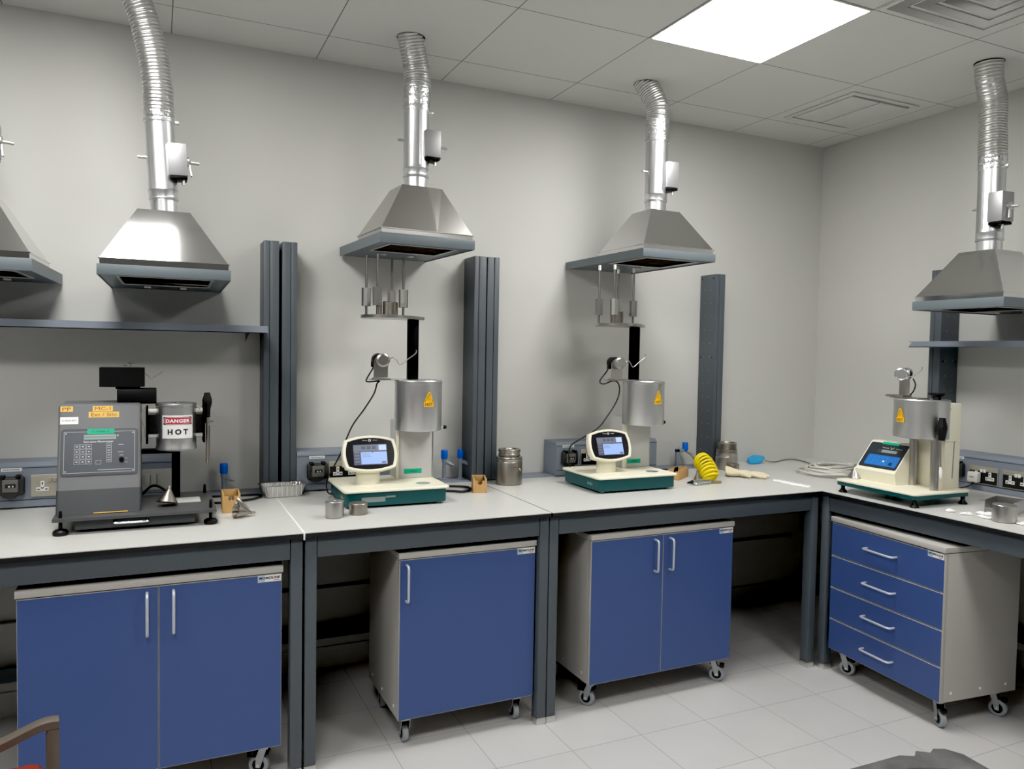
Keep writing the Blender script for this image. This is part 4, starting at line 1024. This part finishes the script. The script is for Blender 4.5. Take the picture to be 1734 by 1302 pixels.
pill(.0495, .0132, .0222, .0015, 0); pill(.0483, .0120, .0222, .0018, 2)
ob = b.build('danger_sticker', [WHITE, INK, RED], t, smooth=60); plabel(ob, 'white sticker reading DANGER HOT')
b = MB(); add_text(b, 'DANGER', 1, lambda p, q: wc(p, q+.0222, .0022), bold=.045, spacing=1.1, width=.083, height=.0138); b.build('danger_lettering', WHITE, ob, smooth=0)
b = MB(); add_text(b, 'H O T', 1, lambda p, q: wc(p, q-.0185, .0014), bold=.045, width=.070, height=.0205); b.build('hot_lettering', INK, ob, smooth=0)
b = MB()
for x0, x1 in ((-2.700, -2.692), (-2.5065, -2.499)):
    b.box(x0, x1, -.51, -.43, 1.14, 1.277, .002, mx=MX)
b.box(-2.715, -2.595, -.455, -.44, 1.284, 1.288, mx=MX)
b.build('guard_frame', BLACKM, t)
for xa, xb in ((-2.692, -2.66), (-2.534, -2.507)):
    b = MB(); b.box(xa, xb, -.49, -.44, 1.178, 1.244, mx=MX); b.build('heat_shield', BLACK, t)
for z in (1.258, 1.167):
    for x0, x1 in ((-2.692, -2.662), (-2.534, -2.507)):
        b = MB(); b.cyl(w2(x0, -.475, z), w2(x1, -.475, z), .0095, seg=16); plabel(b.build('ceramic_spacer', CERAM, t), 'white ceramic spacer')
b = MB(); b.tube(smoothpath([w2(-2.70, -.48, 1.277), w2(-2.712, -.49, 1.262), w2(-2.716, -.495, 1.235), w2(-2.705, -.495, 1.20), w2(-2.703, -.495, 1.165)], 6), .0022, 8); plabel(b.build('heater_wire', M('wire_beige', (.42, .40, .33), .5), t), 'pale heater wire')
b = MB(); b.tube(smoothpath([w2(-2.54, -.49, 1.282), w2(-2.525, -.492, 1.278), w2(-2.515, -.492, 1.264)], 5), .0022, 8); plabel(b.build('heater_wire', M('wire_beige', (.42, .40, .33), .5), t), 'pale heater wire')
b = MB(); b.box(-2.715, -2.60, -.46, -.40, 1.098, 1.112, .002, mx=MX); b.build('furnace_arm', BLACKM, t)
b = MB(); b.box(-2.612, -2.582, -.40, -.37, .921, 1.113, .002, mx=MX); b.build('support_post', BLACKM, t)
b = MB(); c = w2(-2.490, -.47, 0)
b.lathe([(0, 1.232), (.011, 1.232), (.012, 1.262), (.0175, 1.285), (.0175, 1.298), (.0115, 1.318), (.0105, 1.325), (0, 1.326)], (c.x, c.y, 0-0+0), seg=8, mx=Matrix.Translation((0, 0, -HB))); b.build('black_grip', BLACK, t)
b = MB(); b.lathe([(0, 1.21), (.0085, 1.21), (.0085, 1.233), (0, 1.233)], (c.x, c.y, -HB), seg=14); b.box(-2.486, -2.468, -.474, -.466, 1.212, 1.219, mx=MX); b.lathe([(0, 1.055), (.0028, 1.055), (.0045, 1.06), (.0045, 1.21), (0, 1.21)], (c.x, c.y, -HB), seg=12)
b.lathe([(0, 1.050), (.0026, 1.050), (.0026, 1.20), (0, 1.20)], (c.x+.0085, c.y, -HB), seg=8); b.build('piston_rod', STEELD, t)
# ------------------------------------------------------------------ gas taps on the rear ledge
def tap(name, label, loc, rz=0.0, spout=True, knob_z=.972):
    t = thing(name, label, 'gas tap', loc, rz, 'blue gas taps along the wall')
    k = knob_z-(HB+.006)
    b = MB(); b.lathe([(0, 0), (.018, 0), (.018, .004), (.010, .007), (.0095, k-.018), (.0125, k-.012), (.0125, k), (0, k)], seg=20)
    b.cyl((0, 0, k-.016), (.020, -.010, k-.018), .0095, .0095, 14); b.tube([(.018, -.009, k-.018), (.03, -.016, k-.026), (.042, -.022, k-.030)], [.010, .0085, .004], 12)
    b.build('tap_body', TAPG, t)
    b = MB(); b.lathe([(0, k), (.0135, k), (.0165, k+.006), (.0165, k+.040), (.0140, k+.045), (0, k+.046)], seg=20); b.box(.012, .0168, -.006, .006, k+.012, k+.036, .002); plabel(b.build('tap_knob', TAPB, t), 'blue plastic knob')
    return t
tap('gas_tap', 'blue-topped gas tap standing behind the small wooden box at the left', (-2.400, -.065, HB+.0065), knob_z=.950)
tap('gas_tap', 'blue-topped gas tap, left one of two side by side near the steel pot', (-1.386, -.065, HB+.0065), knob_z=.970)
tap('gas_tap', 'blue-topped gas tap, right one of two side by side near the steel pot', (-1.301, -.065, HB+.0065), knob_z=.970)
t = thing('gas_tap', 'blue-topped gas tap on a square grey arm with beige hose behind the yellow coil', 'gas tap', (.045, -.065, HB+.0065), 0, 'blue gas taps along the wall')
b = MB(); b.box(-.040, -.020, -.010, .010, 0, .098, .002); b.box(-.040, .028, -.010, .010, .080, .098, .002); b.build('tap_body', TAPG, t)
b = MB(); b.lathe([(0, .085), (.0125, .085), (.0165, .092), (.0165, .130), (.014, .135), (0, .136)], (.024, 0, 0), seg=20); plabel(b.build('tap_knob', TAPB, t), 'blue plastic knob')
b = MB(); b.tube([(.030, -.004, .084), (.040, -.015, .080), (.052, -.03, .070), (.058, -.085, .022), (.058, -.12, .004)], [.007, .010, .0115, .0115, .0105], 12); plabel(b.build('rubber_hose', M('beige_hose', (.30, .27, .22), .6), t), 'beige rubber hose')

# ------------------------------------------------------------------ small wooden boxes with a notch
def wood_box(label, loc, rz, w, d, h, peg=False):
    t = thing('wooden_box', label, 'box', loc, rz, 'small open wooden boxes')
    th = .007
    b = MB(); b.box(0, th, 0, d, 0, h, .001); b.box(w-th, w, 0, d, 0, h, .001); b.box(th, w-th, d-th, d, 0, h, .001); b.box(th, w-th, 0, d-.0, 0, .006)
    b.build('case', WOOD, t)
    hf = h*.88; n = .011
    P = [(th, 0), (w-th, 0), (w-th, hf), (w/2+n, hf)]+[(w/2+n*cos(a), hf-.008-n*sin(a)) for a in [k*pi/10 for k in range(11)]]+[(w/2-n, hf), (th, hf)]
    b = MB(); b.prism([(x, .001, z) for x, z in P], [(x, th+.001, z) for x, z in P]); plabel(b.build('notched_front', WOOD, t), 'front board with round notch')
    b = MB(); b.box(th+.0005, w-th-.0005, th+.002, d-th-.0005, .006, h*.42, m=0); b.build('inside_shade', WOODIN, t)  # dark brown block: shade inside the box put into the colour
    if peg:
        b = MB(); b.cyl((w/2, .004, hf-.018), (w/2+.004, .05, hf-.014), .005, seg=10); plabel(b.build('metal_pin', CHROME, t), 'bright metal pin end')
    return t
wood_box('small wooden box with a pin in its notch, beside the dark grey tester', (-2.437, -.492, HB+.0005), -.03, .066, .120, .072, True)
wood_box('small wooden box standing left of the big plain steel pot', (-1.374, -.416, HB+.0005), -.32, .062, .125, .062)
wood_box('long wooden box lying behind the air gun and yellow coil', (-.300, -.400, HB+.0005), -.95, .062, .165, .050)

# ------------------------------------------------------------------ steel pots, weights and funnels
t = thing('steel_pot', 'large plain steel pot with collar lid on the bench by the paired uprights', 'pot', (-1.118, -.245, HB+.0005))
b = MB(); b.lathe([(0, 0), (.060, 0), (.0635, .003), (.0635, .108), (.062, .112), (.060, .114), (.0, .114)], seg=48); b.build('body', STEELD, t)
b = MB(); b.lathe([(.0, .113), (.058, .113), (.0635, .116), (.0650, .120), (.0650, .124), (.060, .1265), (.061, .1285), (.0635, .131), (.0625, .134), (.0, .135)], seg=48); b.build('clamp_ring', STEEL, t)
b = MB(); b.lathe([(0, .134), (.048, .134), (.053, .138), (.053, .146), (.049, .150), (.052, .156), (.054, .160), (.054, .167), (.051, .170), (.034, .170), (.032, .164), (0, .163)], seg=48); b.build('lid', STEELD, t)
b = MB(); f = wrapcyl(0, 0, .088, .0635, radians(2)); add_grid(b, -.012, .012, -.002, .002, lambda x, z: f(x, z, .0004), 4, 1); b.build('engraved_mark', M('engraving', (.12, .11, .10), .5), t)
b = MB(); b.tube([(.028, -.0575, .080), (.029, -.062, .077), (.030, -.0605, .070)], [.003, .0045, .003], 8); b.build('spigot', STEEL, t)
t = thing('steel_pot', 'stepped threaded steel pot behind the cream glove at the foot of the single upright', 'pot', (.250, -.205, HB+.0005))
b = MB(); b.lathe([(0, 0), (.058, 0), (.062, .003), (.062, .070), (.058, .074), (.060, .078), (.060, .094), (0, .095)], seg=48); b.build('body', STEEL, t)
b = MB(); pr = [(0, .094), (.052, .094)]
for k in range(5): pr += [(.055, .098+k*.004), (.0525, .100+k*.004)]
pr = [(0, .094), (.057, .094), (.057, .103), (.0555, .104), (.0555, .106), (.057, .107), (.057, .114), (.0525, .115)]
for k in range(8): pr += [(.0535, .1165+k*.004), (.0515, .1185+k*.004)]
pr += [(.0525, .149), (.0505, .151), (.041, .151), (.039, .146), (0, .145)]
b.lathe(pr, seg=48); b.build('threaded_lid', STEELD, t, smooth=25)
def cylw(name, label, loc, r, h, mat, cat='weight', hole=.006, step=False):
    t = MB()
    pr = [(0, 0), (r-.002, 0), (r, .002)]
    if step: pr += [(r, h*.72), (r-.0012, h*.73), (r-.0012, h*.76), (r, h*.77)]
    pr += [(r, h-.002), (r-.002, h)]
    pr += [(hole+.001, h), (hole, h-.002), (hole, h-.008), (0, h-.008)] if hole else [(0, h)]
    t.lathe(pr, seg=48)
    o = t.build(name, mat); o.location = loc
    tag(o, label, cat, 'loose steel cylinders')
    return o
cylw('steel_cylinder', 'tall plain steel cylinder, left of the two in front of the touch-screen tester', (-2.055, -.705, HB+.0005), .0345, .062, STEEL)
cylw('steel_cylinder', 'short brownish steel cylinder, right of the two in front of the touch-screen tester', (-1.957, -.675, HB+.0005), .0355, .043, STEELD, step=True, hole=0)
cylw('steel_cylinder', 'small steel cylinder half hidden behind the cream glove', (.215, -.300, HB+.0005), .033, .045, STEELD)
cylw('steel_cylinder', 'steel cylinder in front of the open metal box on the right bench', (.372, -1.690, HB+.0005), .0435, .068, STEEL, hole=0)
def funnel(label, loc, R1, h, rz=0.0, tilt=0.0, roll=0.0, mat=STEEL, ribs=0):
    b = MB(); mx = Matrix.Rotation(tilt, 4, 'Y') @ Matrix.Rotation(roll, 4, 'X')
    b.lathe([(R1-.001, 0), (R1, 0), (R1, .002), (.0065, h*.80), (.006, h), (.0048, h), (.0048, h*.80), (R1-.0015, .0018)], seg=40, caps=(False, False), mx=mx)
    o = b.build('steel_funnel', mat); o.location = loc; o.rotation_euler = (0, 0, rz); tag(o, label, 'funnel', 'small steel funnels'); return o
funnel('polished steel funnel upside down on the base of the right bench tester', (.3755, -.972, HB+.0012+.0612), .036, .066)
funnel('polished slim steel funnel upside down just behind the air gun', (-.178, -.490, HB+.0005), .022, .055)
o = funnel('steel funnel tipped on the base plate of the dark grey tester', (-2.622, -.548, .9222+.0015), .036, .060, 0, 0, 0, STEELD)
o.rotation_euler = (radians(-14), radians(9), 0); o.location = (-2.630, -.570, .9222+.0105)
# pleated scoop lying on its side
t = thing('pleated_scoop', 'crumpled pleated metal scoop lying next to the wooden box at the left', 'scoop', (-2.372, -.590, HB+.0005), .35)
def fluted(tip, mouth, r1, name, open_=True, seg=36):
    tip, mouth = Vector(tip), Vector(mouth); ax_ = (mouth-tip).normalized(); u = ax_.orthogonal().normalized(); v = ax_.cross(u)
    b = MB(); out = []
    for i in range(7):
        s_ = i/6; r = .004+(r1-.004)*s_; c = tip.lerp(mouth, s_)
        out.append([c+(u*cos(2*pi*k/seg)+v*sin(2*pi*k/seg))*r*(1+.09*s_*cos(9*2*pi*k/seg)) for k in range(seg)])
    inn = [[p+(tip.lerp(mouth, (6-j)/6)-p)*.06+ax_*.0004 for p in out[6-j]] for j in range(6)]
    b.loft(out+inn, caps=(True, True)); return b.build(name, STEELD, t, smooth=22)
fluted((.034, .0, .0135), (-.026, .004, .0315), .0305, 'pleated_cone')
fluted((.022, -.004, .030), (-.022, .020, .0560), .0215, 'pleated_leaf')
b = MB(); b.tube([(.030, 0, .014), (.042, -.001, .0125), (.048, -.001, .012)], [.007, .0055, .0045], 12); b.build('tip', STEELD, t)

# ------------------------------------------------------------------ foil tray
t = thing('foil_tray', 'crinkled aluminium foil loaf tray at the foot of the left pair of uprights', 'tray', (-2.172, -.205, HB+.0005), .03)
b = MB(); n = 96
def trr(hx, hy, r, z, amp):
    P = rrect(-hx, hx, -hy, hy, r, 6); out = []
    # resample the outline evenly, then ruffle it
    m = len(P); seg = [(Vector(P[i]), Vector(P[(i+1) % m])) for i in range(m)]; tot = sum((q-p).length for p, q in seg)
    for k in range(n):
        s = tot*k/n
        for p, q in seg:
            l = (q-p).length
            if s <= l: c = p.lerp(q, s/l if l else 0); break
            s -= l
        nn = c.normalized(); out.append((c.x+nn.x*amp*(1 if k % 2 else -1), c.y+nn.y*amp*(1 if k % 2 else -1), z))
    return out
b.loft([trr(.073, .036, .018, .001, .0), trr(.077, .039, .019, .006, .0004), trr(.088, .048, .022, .050, .0012), trr(.099, .057, .026, .053, .0018), trr(.099, .057, .026, .0545, .0018), trr(.087, .047, .022, .0515, .0012), trr(.076, .038, .018, .0075, .0004), trr(.072, .035, .017, .0035, 0)])
b.build('tray', FOIL, t, smooth=25)
b = MB()
for k in range(7):
    x = -.05+k*.020; b.prism([(x-.0014, -.0402, .006), (x+.0014, -.0402, .006), (x+.0022, -.0505, .050), (x-.0006, -.0505, .050)], [(x-.0014, -.0385, .006), (x+.0014, -.0385, .006), (x+.0022, -.0475, .050), (x-.0006, -.0475, .050)])
plabel(b.build('stiffening_ribs', M('foil_bright', (.92, .92, .91), .2, .8), t), 'bright vertical ribs')

# ------------------------------------------------------------------ air gun with yellow coiled hose
t = thing('air_hose', 'yellow coiled plastic air hose standing in front of the steel pot', 'hose', (-.14, -.53, HB+.0005))
ax = smoothpath([(.012, .0, .022), (.014, .012, .040), (.022, .04, .062), (.030, .075, .082), (.034, .105, .090)], 12)
L_ = len(ax); pts = []; turns = 8; R_ = .041
for i in range(turns*26+1):
    s = i/(turns*26)*(L_-1); j = min(int(s), L_-2); f = s-j
    c = ax[j].lerp(ax[j+1], f); T = (ax[j+1]-ax[j]).normalized()
    u = Vector((1, 0, 0)); u = (u-T*u.dot(T)).normalized(); v = T.cross(u)
    a = 2*pi*i/26; rr = R_*(.86+.14*min(1, i/40)); q = c+u*rr*cos(a)+v*rr*sin(a); q.z = max(q.z, .0066); pts.append(q)
b = MB(); b.tube(pts, .0061, 8); b.build('coil', YHOSE, t, smooth=60)
b = MB(); b.cyl((-.02, -.052, .008), (.035, -.050, .006), .006, seg=12); b.build('hose_fitting', M('brass', (.55, .45, .20), .35, .9), t)
t = thing('air_gun', 'chrome air blow gun lying in front of the yellow coiled hose', 'air gun', (-.225, -.575, HB+.0005), .05)
b = MB(); b.tube([(-.085, 0, .012), (-.075, 0, .013), (-.055, 0, .014)], [.004, .006, .010], 12, m=1); b.tube([(-.055, 0, .014), (-.02, 0, .015), (.02, 0, .014), (.052, 0, .012)], [.011, .011, .010, .011], 14, m=0); b.build('barrel', [CHROME, BLACK], t)
b = MB(); b.tube(smoothpath([(-.055, -.012, .012), (-.048, -.026, .007), (-.02, -.022, .012), (.02, -.022, .013), (.038, -.016, .012)], 6), [.0055]*25, 10); b.build('trigger_lever', CHROME, t)
b = MB(); b.tube([(.050, 0, .012), (.062, 0, .010), (.075, .002, .008)], [.0085, .0085, .006], 12); b.build('connector', ZINC, t)

# ------------------------------------------------------------------ gloves
def remeshed(o, voxel, smooth=2):
    md = o.modifiers.new('r', 'REMESH'); md.mode = 'VOXEL'; md.voxel_size = voxel
    ms_ = o.modifiers.new('s', 'SMOOTH'); ms_.iterations = smooth; ms_.factor = .6
    dg = bpy.context.evaluated_depsgraph_get(); dg.update()
    me = bpy.data.meshes.new_from_object(o.evaluated_get(dg)); old = o.data
    o.modifiers.clear(); me.name = o.name; o.data = me; me.shade_smooth(); bpy.data.meshes.remove(old)
def glove(label, loc, rz, flat=1.0):
    t = thing('cotton_glove', label, 'glove', loc, rz, 'cream cotton gloves')
    b = MB()
    b.ball((.075, 0, .020*flat), .040, 20, sc3=(1.05, .95, .40*flat))
    for y, ln, dz, bend in ((-.034, .082, .011, -.020), (-.012, .102, .015, -.006), (.012, .098, .017, .008), (.034, .078, .013, .026)):
        b.tube(smoothpath([(.085, y*.6, .018*flat), (.125, y, dz*flat+.004), (.110+ln*.55, y+bend*.6, dz*flat), (.100+ln, y+bend, .0095)], 4), [.012, .011, .0105, .010, .0095, .0095, .0095, .009, .009, .009, .0085, .008, .006], 10)
    b.tube(smoothpath([(.060, -.024, .018*flat), (.078, -.048, .016), (.105, -.056, .0105)], 4), [.014, .013, .012, .011, .0105, .010, .009, .008, .006], 10)
    ob = b.build('hand', GLOVE, t); remeshed(ob, .0026, 3)
    b = MB(); rings = []
    for i in range(7):
        s = i/6; ring = []
        for k in range(28):
            a = 2*pi*k/28; r = .032+.008*s+.003*sin(3*a+4*s)*(.4+s)
            ring.append((.055-.075*s+.004*sin(2*a), r*cos(a), max(.0015, (.019+.007*s)*flat+r*(.50+.15*s)*flat*sin(a))))
        rings.append(ring)
    inner = [[(x+.0015, y*.90, max(.0035, .024*flat+(z-.024*flat)*.86)) for x, y, z in r] for r in rings[::-1]]
    b.loft(rings+inner, caps=(False, False)); b.build('cuff', GLOVE, t, smooth=80)
    return t
glove('cream cotton glove with open cuff lying beside the yellow coiled hose', (.088, -.420, HB+.0008), -.62, 1.0)

# ------------------------------------------------------------------ loose things in the corner
t = MB()
P = [[(-.070, -.035, .002), (-.045, .03, .004), (.02, .045, .006), (.07, .02, .034), (.055, -.02, .030), (.0, -.045, .006)],
     [(-.066, -.030, .010), (-.045, .02, .030), (.01, .03, .044), (.065, .012, .038), (.05, -.02, .034), (.0, -.04, .020)]]
t.loft(P); o = t.build('blue_scraper', BLUECL, smooth=20); o.location = (.590, -.070, HB+.0005); tag(o, 'bright blue folded plastic piece against the back wall', 'plastic piece')
b = MB(); b.tube(smoothpath([(.655, -.075, HB+.012), (.69, -.095, HB+.006), (.74, -.085, HB+.0045), (.80, -.06, HB+.0045), (.87, -.035, HB+.0045), (.92, -.05, HB+.0045), (.90, -.16, HB+.0045), (.845, -.27, HB+.0045), (.80, -.36, HB+.0045)], 10), .0038, 8)
tag(b.build('grey_cable', GCABLE), 'thin dark grey cable on the bench near the room corner', 'cable')
b = MB(); pts = []
random.seed(5)
cx, cy = .700, -.560
for k in range(6):
    rx, ry = .185-.016*k+.02*random.random(), .165-.017*k+.02*random.random(); ox, oy = random.uniform(-.02, .02), random.uniform(-.02, .02)
    for i in range(9):
        a = 2*pi*i/9+.5*k
        pts.append((cx+ox+rx*cos(a), cy+oy+ry*sin(a), HB+.0085+.0075*k+.009*random.random()))
pts += [(.93, -.44, HB+.03), (1.02, -.32, HB+.012), (1.085, -.34, HB+.008), (1.09, -.52, HB+.007), (1.09, -.80, HB+.007)]
t = thing('cable_coil', 'loosely coiled white cable between the room corner and the right tester', 'cable', (cx, cy, HB))
b.tube([(p[0]-cx, p[1]-cy, p[2]-HB) for p in smoothpath(pts, 7)], .0060, 8); b.build('cable', WCABLE, t, smooth=60)
b = MB(); b.box(.080, .112, .105, .125, .018, .040, .003); b.build('cable_tie', GCABLE, t)
def tissue(label, pts, w, loc, cat='tissue'):
    b = MB(); P = smoothpath(pts, 6); A = []; B_ = []
    for i, p in enumerate(P):
        ww = w*(.55+.45*sin(pi*min(.97, .03+i/len(P))))*(1+.25*sin(i*1.9)); zz = .003+.006*abs(sin(i*1.3))
        T = (P[min(i+1, len(P)-1)]-P[max(i-1, 0)]).normalized(); N_ = Vector((-T.y, T.x, 0))
        A.append([p+N_*ww+Vector((0, 0, .001)), p+N_*ww*.4+Vector((0, 0, zz+.002)), p+Vector((0, 0, zz*.5+.003)), p-N_*ww*.5+Vector((0, 0, zz+.0015)), p-N_*ww+Vector((0, 0, .001)), p-N_*ww*.9+Vector((0, 0, .0002)), p+N_*ww*.9+Vector((0, 0, .0002))])
    b.loft(A); o = b.build('white_tissue', PAPER, smooth=60); o.location = loc; tag(o, label, cat); return o
tissue('crumpled strip of white tissue by the inner bench corner', [(0, 0, 0), (.012, -.06, 0), (.010, -.12, 0), (.020, -.18, 0), (.018, -.225, 0)], .022, (.208, -.615, HB+.0004))
def pad(label, x, y, rx, ry, rz, h=.009):
    b = MB(); rings = []
    n = 20
    for s, z in ((.86, 0), (1.0, h*.35), (.93, h*.75), (.6, h), (.25, h*1.05)):
        rings.append([(rx*s*cos(a)*(1+.10*sin(3*a+x*50)), ry*s*sin(a)*(1+.12*cos(2*a+y*40)), z*(1+.25*sin(2*a+x*90))) for a in [2*pi*k/n for k in range(n)]])
    b.loft(rings); o = b.build('cotton_pad', PAPER, smooth=70); o.location = (x, y, HB+.0005); o.rotation_euler = (0, 0, rz)
    tag(o, label, 'cotton pad', 'white cotton pads on the right bench')
pad('white cotton pad nearest the right tester, first of the row', .350, -1.480, .022, .018, .2)
pad('white cotton pad, second from the right tester in the row before the metal box', .353, -1.548, .026, .018, -.4)
pad('small flat white cotton pad in the middle of the row before the metal box', .375, -1.592, .020, .014, .3, .006)
pad('large white cotton pad closest to the open metal box', .428, -1.578, .034, .020, -1.1, .011)
pad('white cotton pad touching the steel cylinder by the metal box', .365, -1.628, .024, .016, -.5, .008)
pad('white cotton pad to the right of the steel cylinder, at the edge of the view', .395, -1.765, .042, .026, -1.2, .010)
# open metal box
t = thing('metal_box', 'open box of bent shiny sheet metal on the right bench', 'box', (.555, -1.575, HB+.0005), -pi/2+.30)
b = MB(); th = .0018; w_, d_, h_ = .105, .15, .055
b.box(-w_/2, w_/2, -d_/2, d_/2, 0, th); b.box(-w_/2, -w_/2+th, -d_/2, d_/2, th, h_); b.box(w_/2-th, w_/2, -d_/2, d_/2, th, h_); b.box(-w_/2, w_/2, d_/2-th, d_/2, th, h_)
b.box(-w_/2, w_/2, -d_/2, -d_/2+th, th, h_*.45)
b.build('sheet_box', STEEL, t)
b = MB(); b.prism([(-w_/2, -d_/2+.02, h_-.004), (-w_/2-.03, -d_/2+.03, h_-.012), (-w_/2-.02, -d_/2+.06, h_-.014), (-w_/2, -d_/2+.07, h_-.004)], [(-w_/2, -d_/2+.02, h_-.0025), (-w_/2-.03, -d_/2+.03, h_-.0105), (-w_/2-.02, -d_/2+.06, h_-.0125), (-w_/2, -d_/2+.07, h_-.0025)]); b.build('bent_tab', STEELD, t)
# mains plug in the right trunking with its cord
t = thing('mains_plug', 'white mains plug in the socket strip on the right wall, dark cord hanging', 'plug', (.9785, -1.166, .930), -pi/2)
b = MB(); b.box(-.026, .026, -.032, -.0, -.026, .024, .007, 3); b.box(-.010, .010, -.0325, -.031, -.004, .004, m=0); b.build('plug_body', M('plug_white', (.72, .69, .65), .4), t)
b = MB(); f = front(0, -.0328, 0); 
for k in range(3): b.box(-.012+k*.008, -.006+k*.008, -.0330, -.032, -.003, .003)
b.build('moulded_mark', GREYINK, t)
b = MB(); b.tube(smoothpath([(0, -.020, -.024), (-.006, -.024, -.040), (-.03, -.05, -.056), (-.055, -.10, -.0622), (-.06, -.16, -.0622)], 8), .0036, 8); b.build('cord', RUBBER, t)

# ------------------------------------------------------------------ black power cables on the bench
def cable(label, pts, r=.0042, z=HB+.0068):
    b = MB(); b.tube(smoothpath([(p[0], p[1], z if len(p) < 3 else p[2]) for p in pts], 8), r, 8); tag(b.build('power_cable', RUBBER, smooth=60), label, 'cable', 'black power cables')
cable('black power cable looping behind the wooden box at the left', [(-2.455, -.155), (-2.40, -.16), (-2.33, -.165), (-2.280, -.17), (-2.262, -.185), (-2.262, -.215), (-2.296, -.262), (-2.34, -.285), (-2.40, -.31, HB+.0068), (-2.462, -.30)], .0048)
cable('black power cable looping out at the right of the tester beside the big steel pot', [(-1.545, -.30), (-1.47, -.265), (-1.43, -.25), (-1.389, -.268), (-1.358, -.295), (-1.3535, -.33), (-1.372, -.365), (-1.395, -.392), (-1.425, -.40), (-1.46, -.37), (-1.54, -.34)], .0052)
cable('black power cable tangled behind the long wooden box', [(-.410, -.30), (-.33, -.22), (-.25, -.17), (-.17, -.155), (-.10, -.17), (-.03, -.165), (.02, -.15), (.0, -.175), (-.08, -.20, HB+.009), (-.17, -.18, HB+.013), (-.25, -.24), (-.32, -.33), (-.41, -.36)], .0046)
cable('short black cable arching behind the dark grey tester', [(-2.75, -.245), (-2.715, -.255, HB+.05), (-2.68, -.26, HB+.082), (-2.645, -.265, HB+.072), (-2.60, -.27, HB+.03), (-2.56, -.26)], .005)

# ------------------------------------------------------------------ chairs
t = thing('armchair', 'chair with brown frame arm and red seat at the lower left corner', 'chair', (-3.085, -1.930, 0), .15)
b = MB(); b.box(-.26, .236, -.235, .236, .455, .590, .03, 3); plabel(b.build('seat', REDSEAT, t), 'red fabric seat')
b = MB(); b.box(-.30, -.255, -.22, .22, .50, .92, .018, 3); plabel(b.build('backrest', REDSEAT, t), 'red fabric backrest')
for s in (-1, 1):
    y = s*.252
    b = MB(); P = smoothpath([(-.285, y, .600), (-.16, y, .595), (0, y, .600), (.13, y, .622), (.225, y, .652), (.262, y, .652)], 6)
    A = [[(p.x, p.y-.017, p.z-.008), (p.x, p.y+.017, p.z-.008), (p.x, p.y+.017, p.z+.009), (p.x, p.y+.008, p.z+.012), (p.x, p.y-.008, p.z+.012), (p.x, p.y-.017, p.z+.009)] for p in P]
    b.loft(A); b.build('armrest', BROWNARM, t, smooth=40)
    b = MB(); b.box(.237, .263, y-.016, y+.016, 0, .652, .006); b.build('leg', BROWNARM, t)
    b = MB(); b.box(-.295, -.27, y-.016, y+.016, 0, .88, .006); b.build('leg', BROWNARM, t)
    b = MB(); b.box(-.27, .24, y-.010, y+.010, .42, .455, .004); b.build('seat_rail', BROWNARM, t)
# worn black chair whose curved back just shows at the bottom edge
BZ = .56
t = thing('tub_chair', 'worn black tub chair whose scuffed curved back shows at the bottom edge', 'chair', (-1.16, -2.60, 0))
outp = [(-1.46, -2.52), (-1.36, -2.415), (-1.27, -2.360), (-1.06, -2.366), (-1.033, -2.384), (-1.010, -2.366), (-.985, -2.386), (-.958, -2.374), (-.934, -2.384), (-.915, -2.42), (-.925, -2.50), (-.95, -2.60), (-.98, -2.75)]
inp = [(-1.40, -2.54), (-1.31, -2.45), (-1.23, -2.41), (-1.15, -2.402), (-1.09, -2.408), (-1.06, -2.416), (-1.03, -2.428), (-1.005, -2.442), (-.99, -2.458), (-.985, -2.48), (-.985, -2.53), (-1.0, -2.62), (-1.03, -2.75)]
A = [(x+1.16, y+2.60) for x, y in outp]; B_ = [(x+1.16, y+2.60) for x, y in inp]
b = MB(); rings = []
for o_, i_ in zip(A, B_):
    ox, oy = o_; ix, iy = i_
    rings.append([(ox*.97, oy*.97, .36), (ox, oy, BZ-.02), (ox*.995+ix*.005, oy*.99+iy*.01, BZ-.006), (ox*.85+ix*.15, oy*.85+iy*.15, BZ), (ox*.25+ix*.75, oy*.25+iy*.75, BZ-.002), (ix, iy, BZ-.010), (ox*.3+ix*.7, oy*.3+iy*.7, .36)])
b.loft(rings); plabel(b.build('curved_back', WORN, t, smooth=50), 'scuffed grey-black curved back')
b = MB(); rings = []
for o_, i_ in zip(A, B_):
    dx, dy = i_[0]-o_[0], i_[1]-o_[1]; l = sqrt(dx*dx+dy*dy); dx, dy = dx/l, dy/l
    rings.append([(i_[0]+dx*.001, i_[1]+dy*.001, BZ-.0095), (i_[0]+dx*.012, i_[1]+dy*.012, BZ-.016), (i_[0]+dx*.014, i_[1]+dy*.014, .445), (i_[0]+dx*.001, i_[1]+dy*.001, .445)])
b.loft(rings); plabel(b.build('inner_lining', VINYLIN, t, smooth=50), 'black inner lining')
b = MB(); b.lathe([(0, .36), (.20, .36), (.215, .38), (.215, .425), (.20, .44), (0, .445)], (-.02, -.03, 0), seg=40); b.build('seat', VINYLIN, t)
b = MB(); b.lathe([(0, .05), (.03, .05), (.03, .36), (0, .36)], (-.02, -.03, 0), seg=20); b.build('pedestal', BLACKM, t)
b = MB(); b.lathe([(0, 0), (.22, 0), (.22, .012), (.04, .05), (0, .05)], (-.02, -.03, 0), seg=40); b.build('base', BLACKM, t)
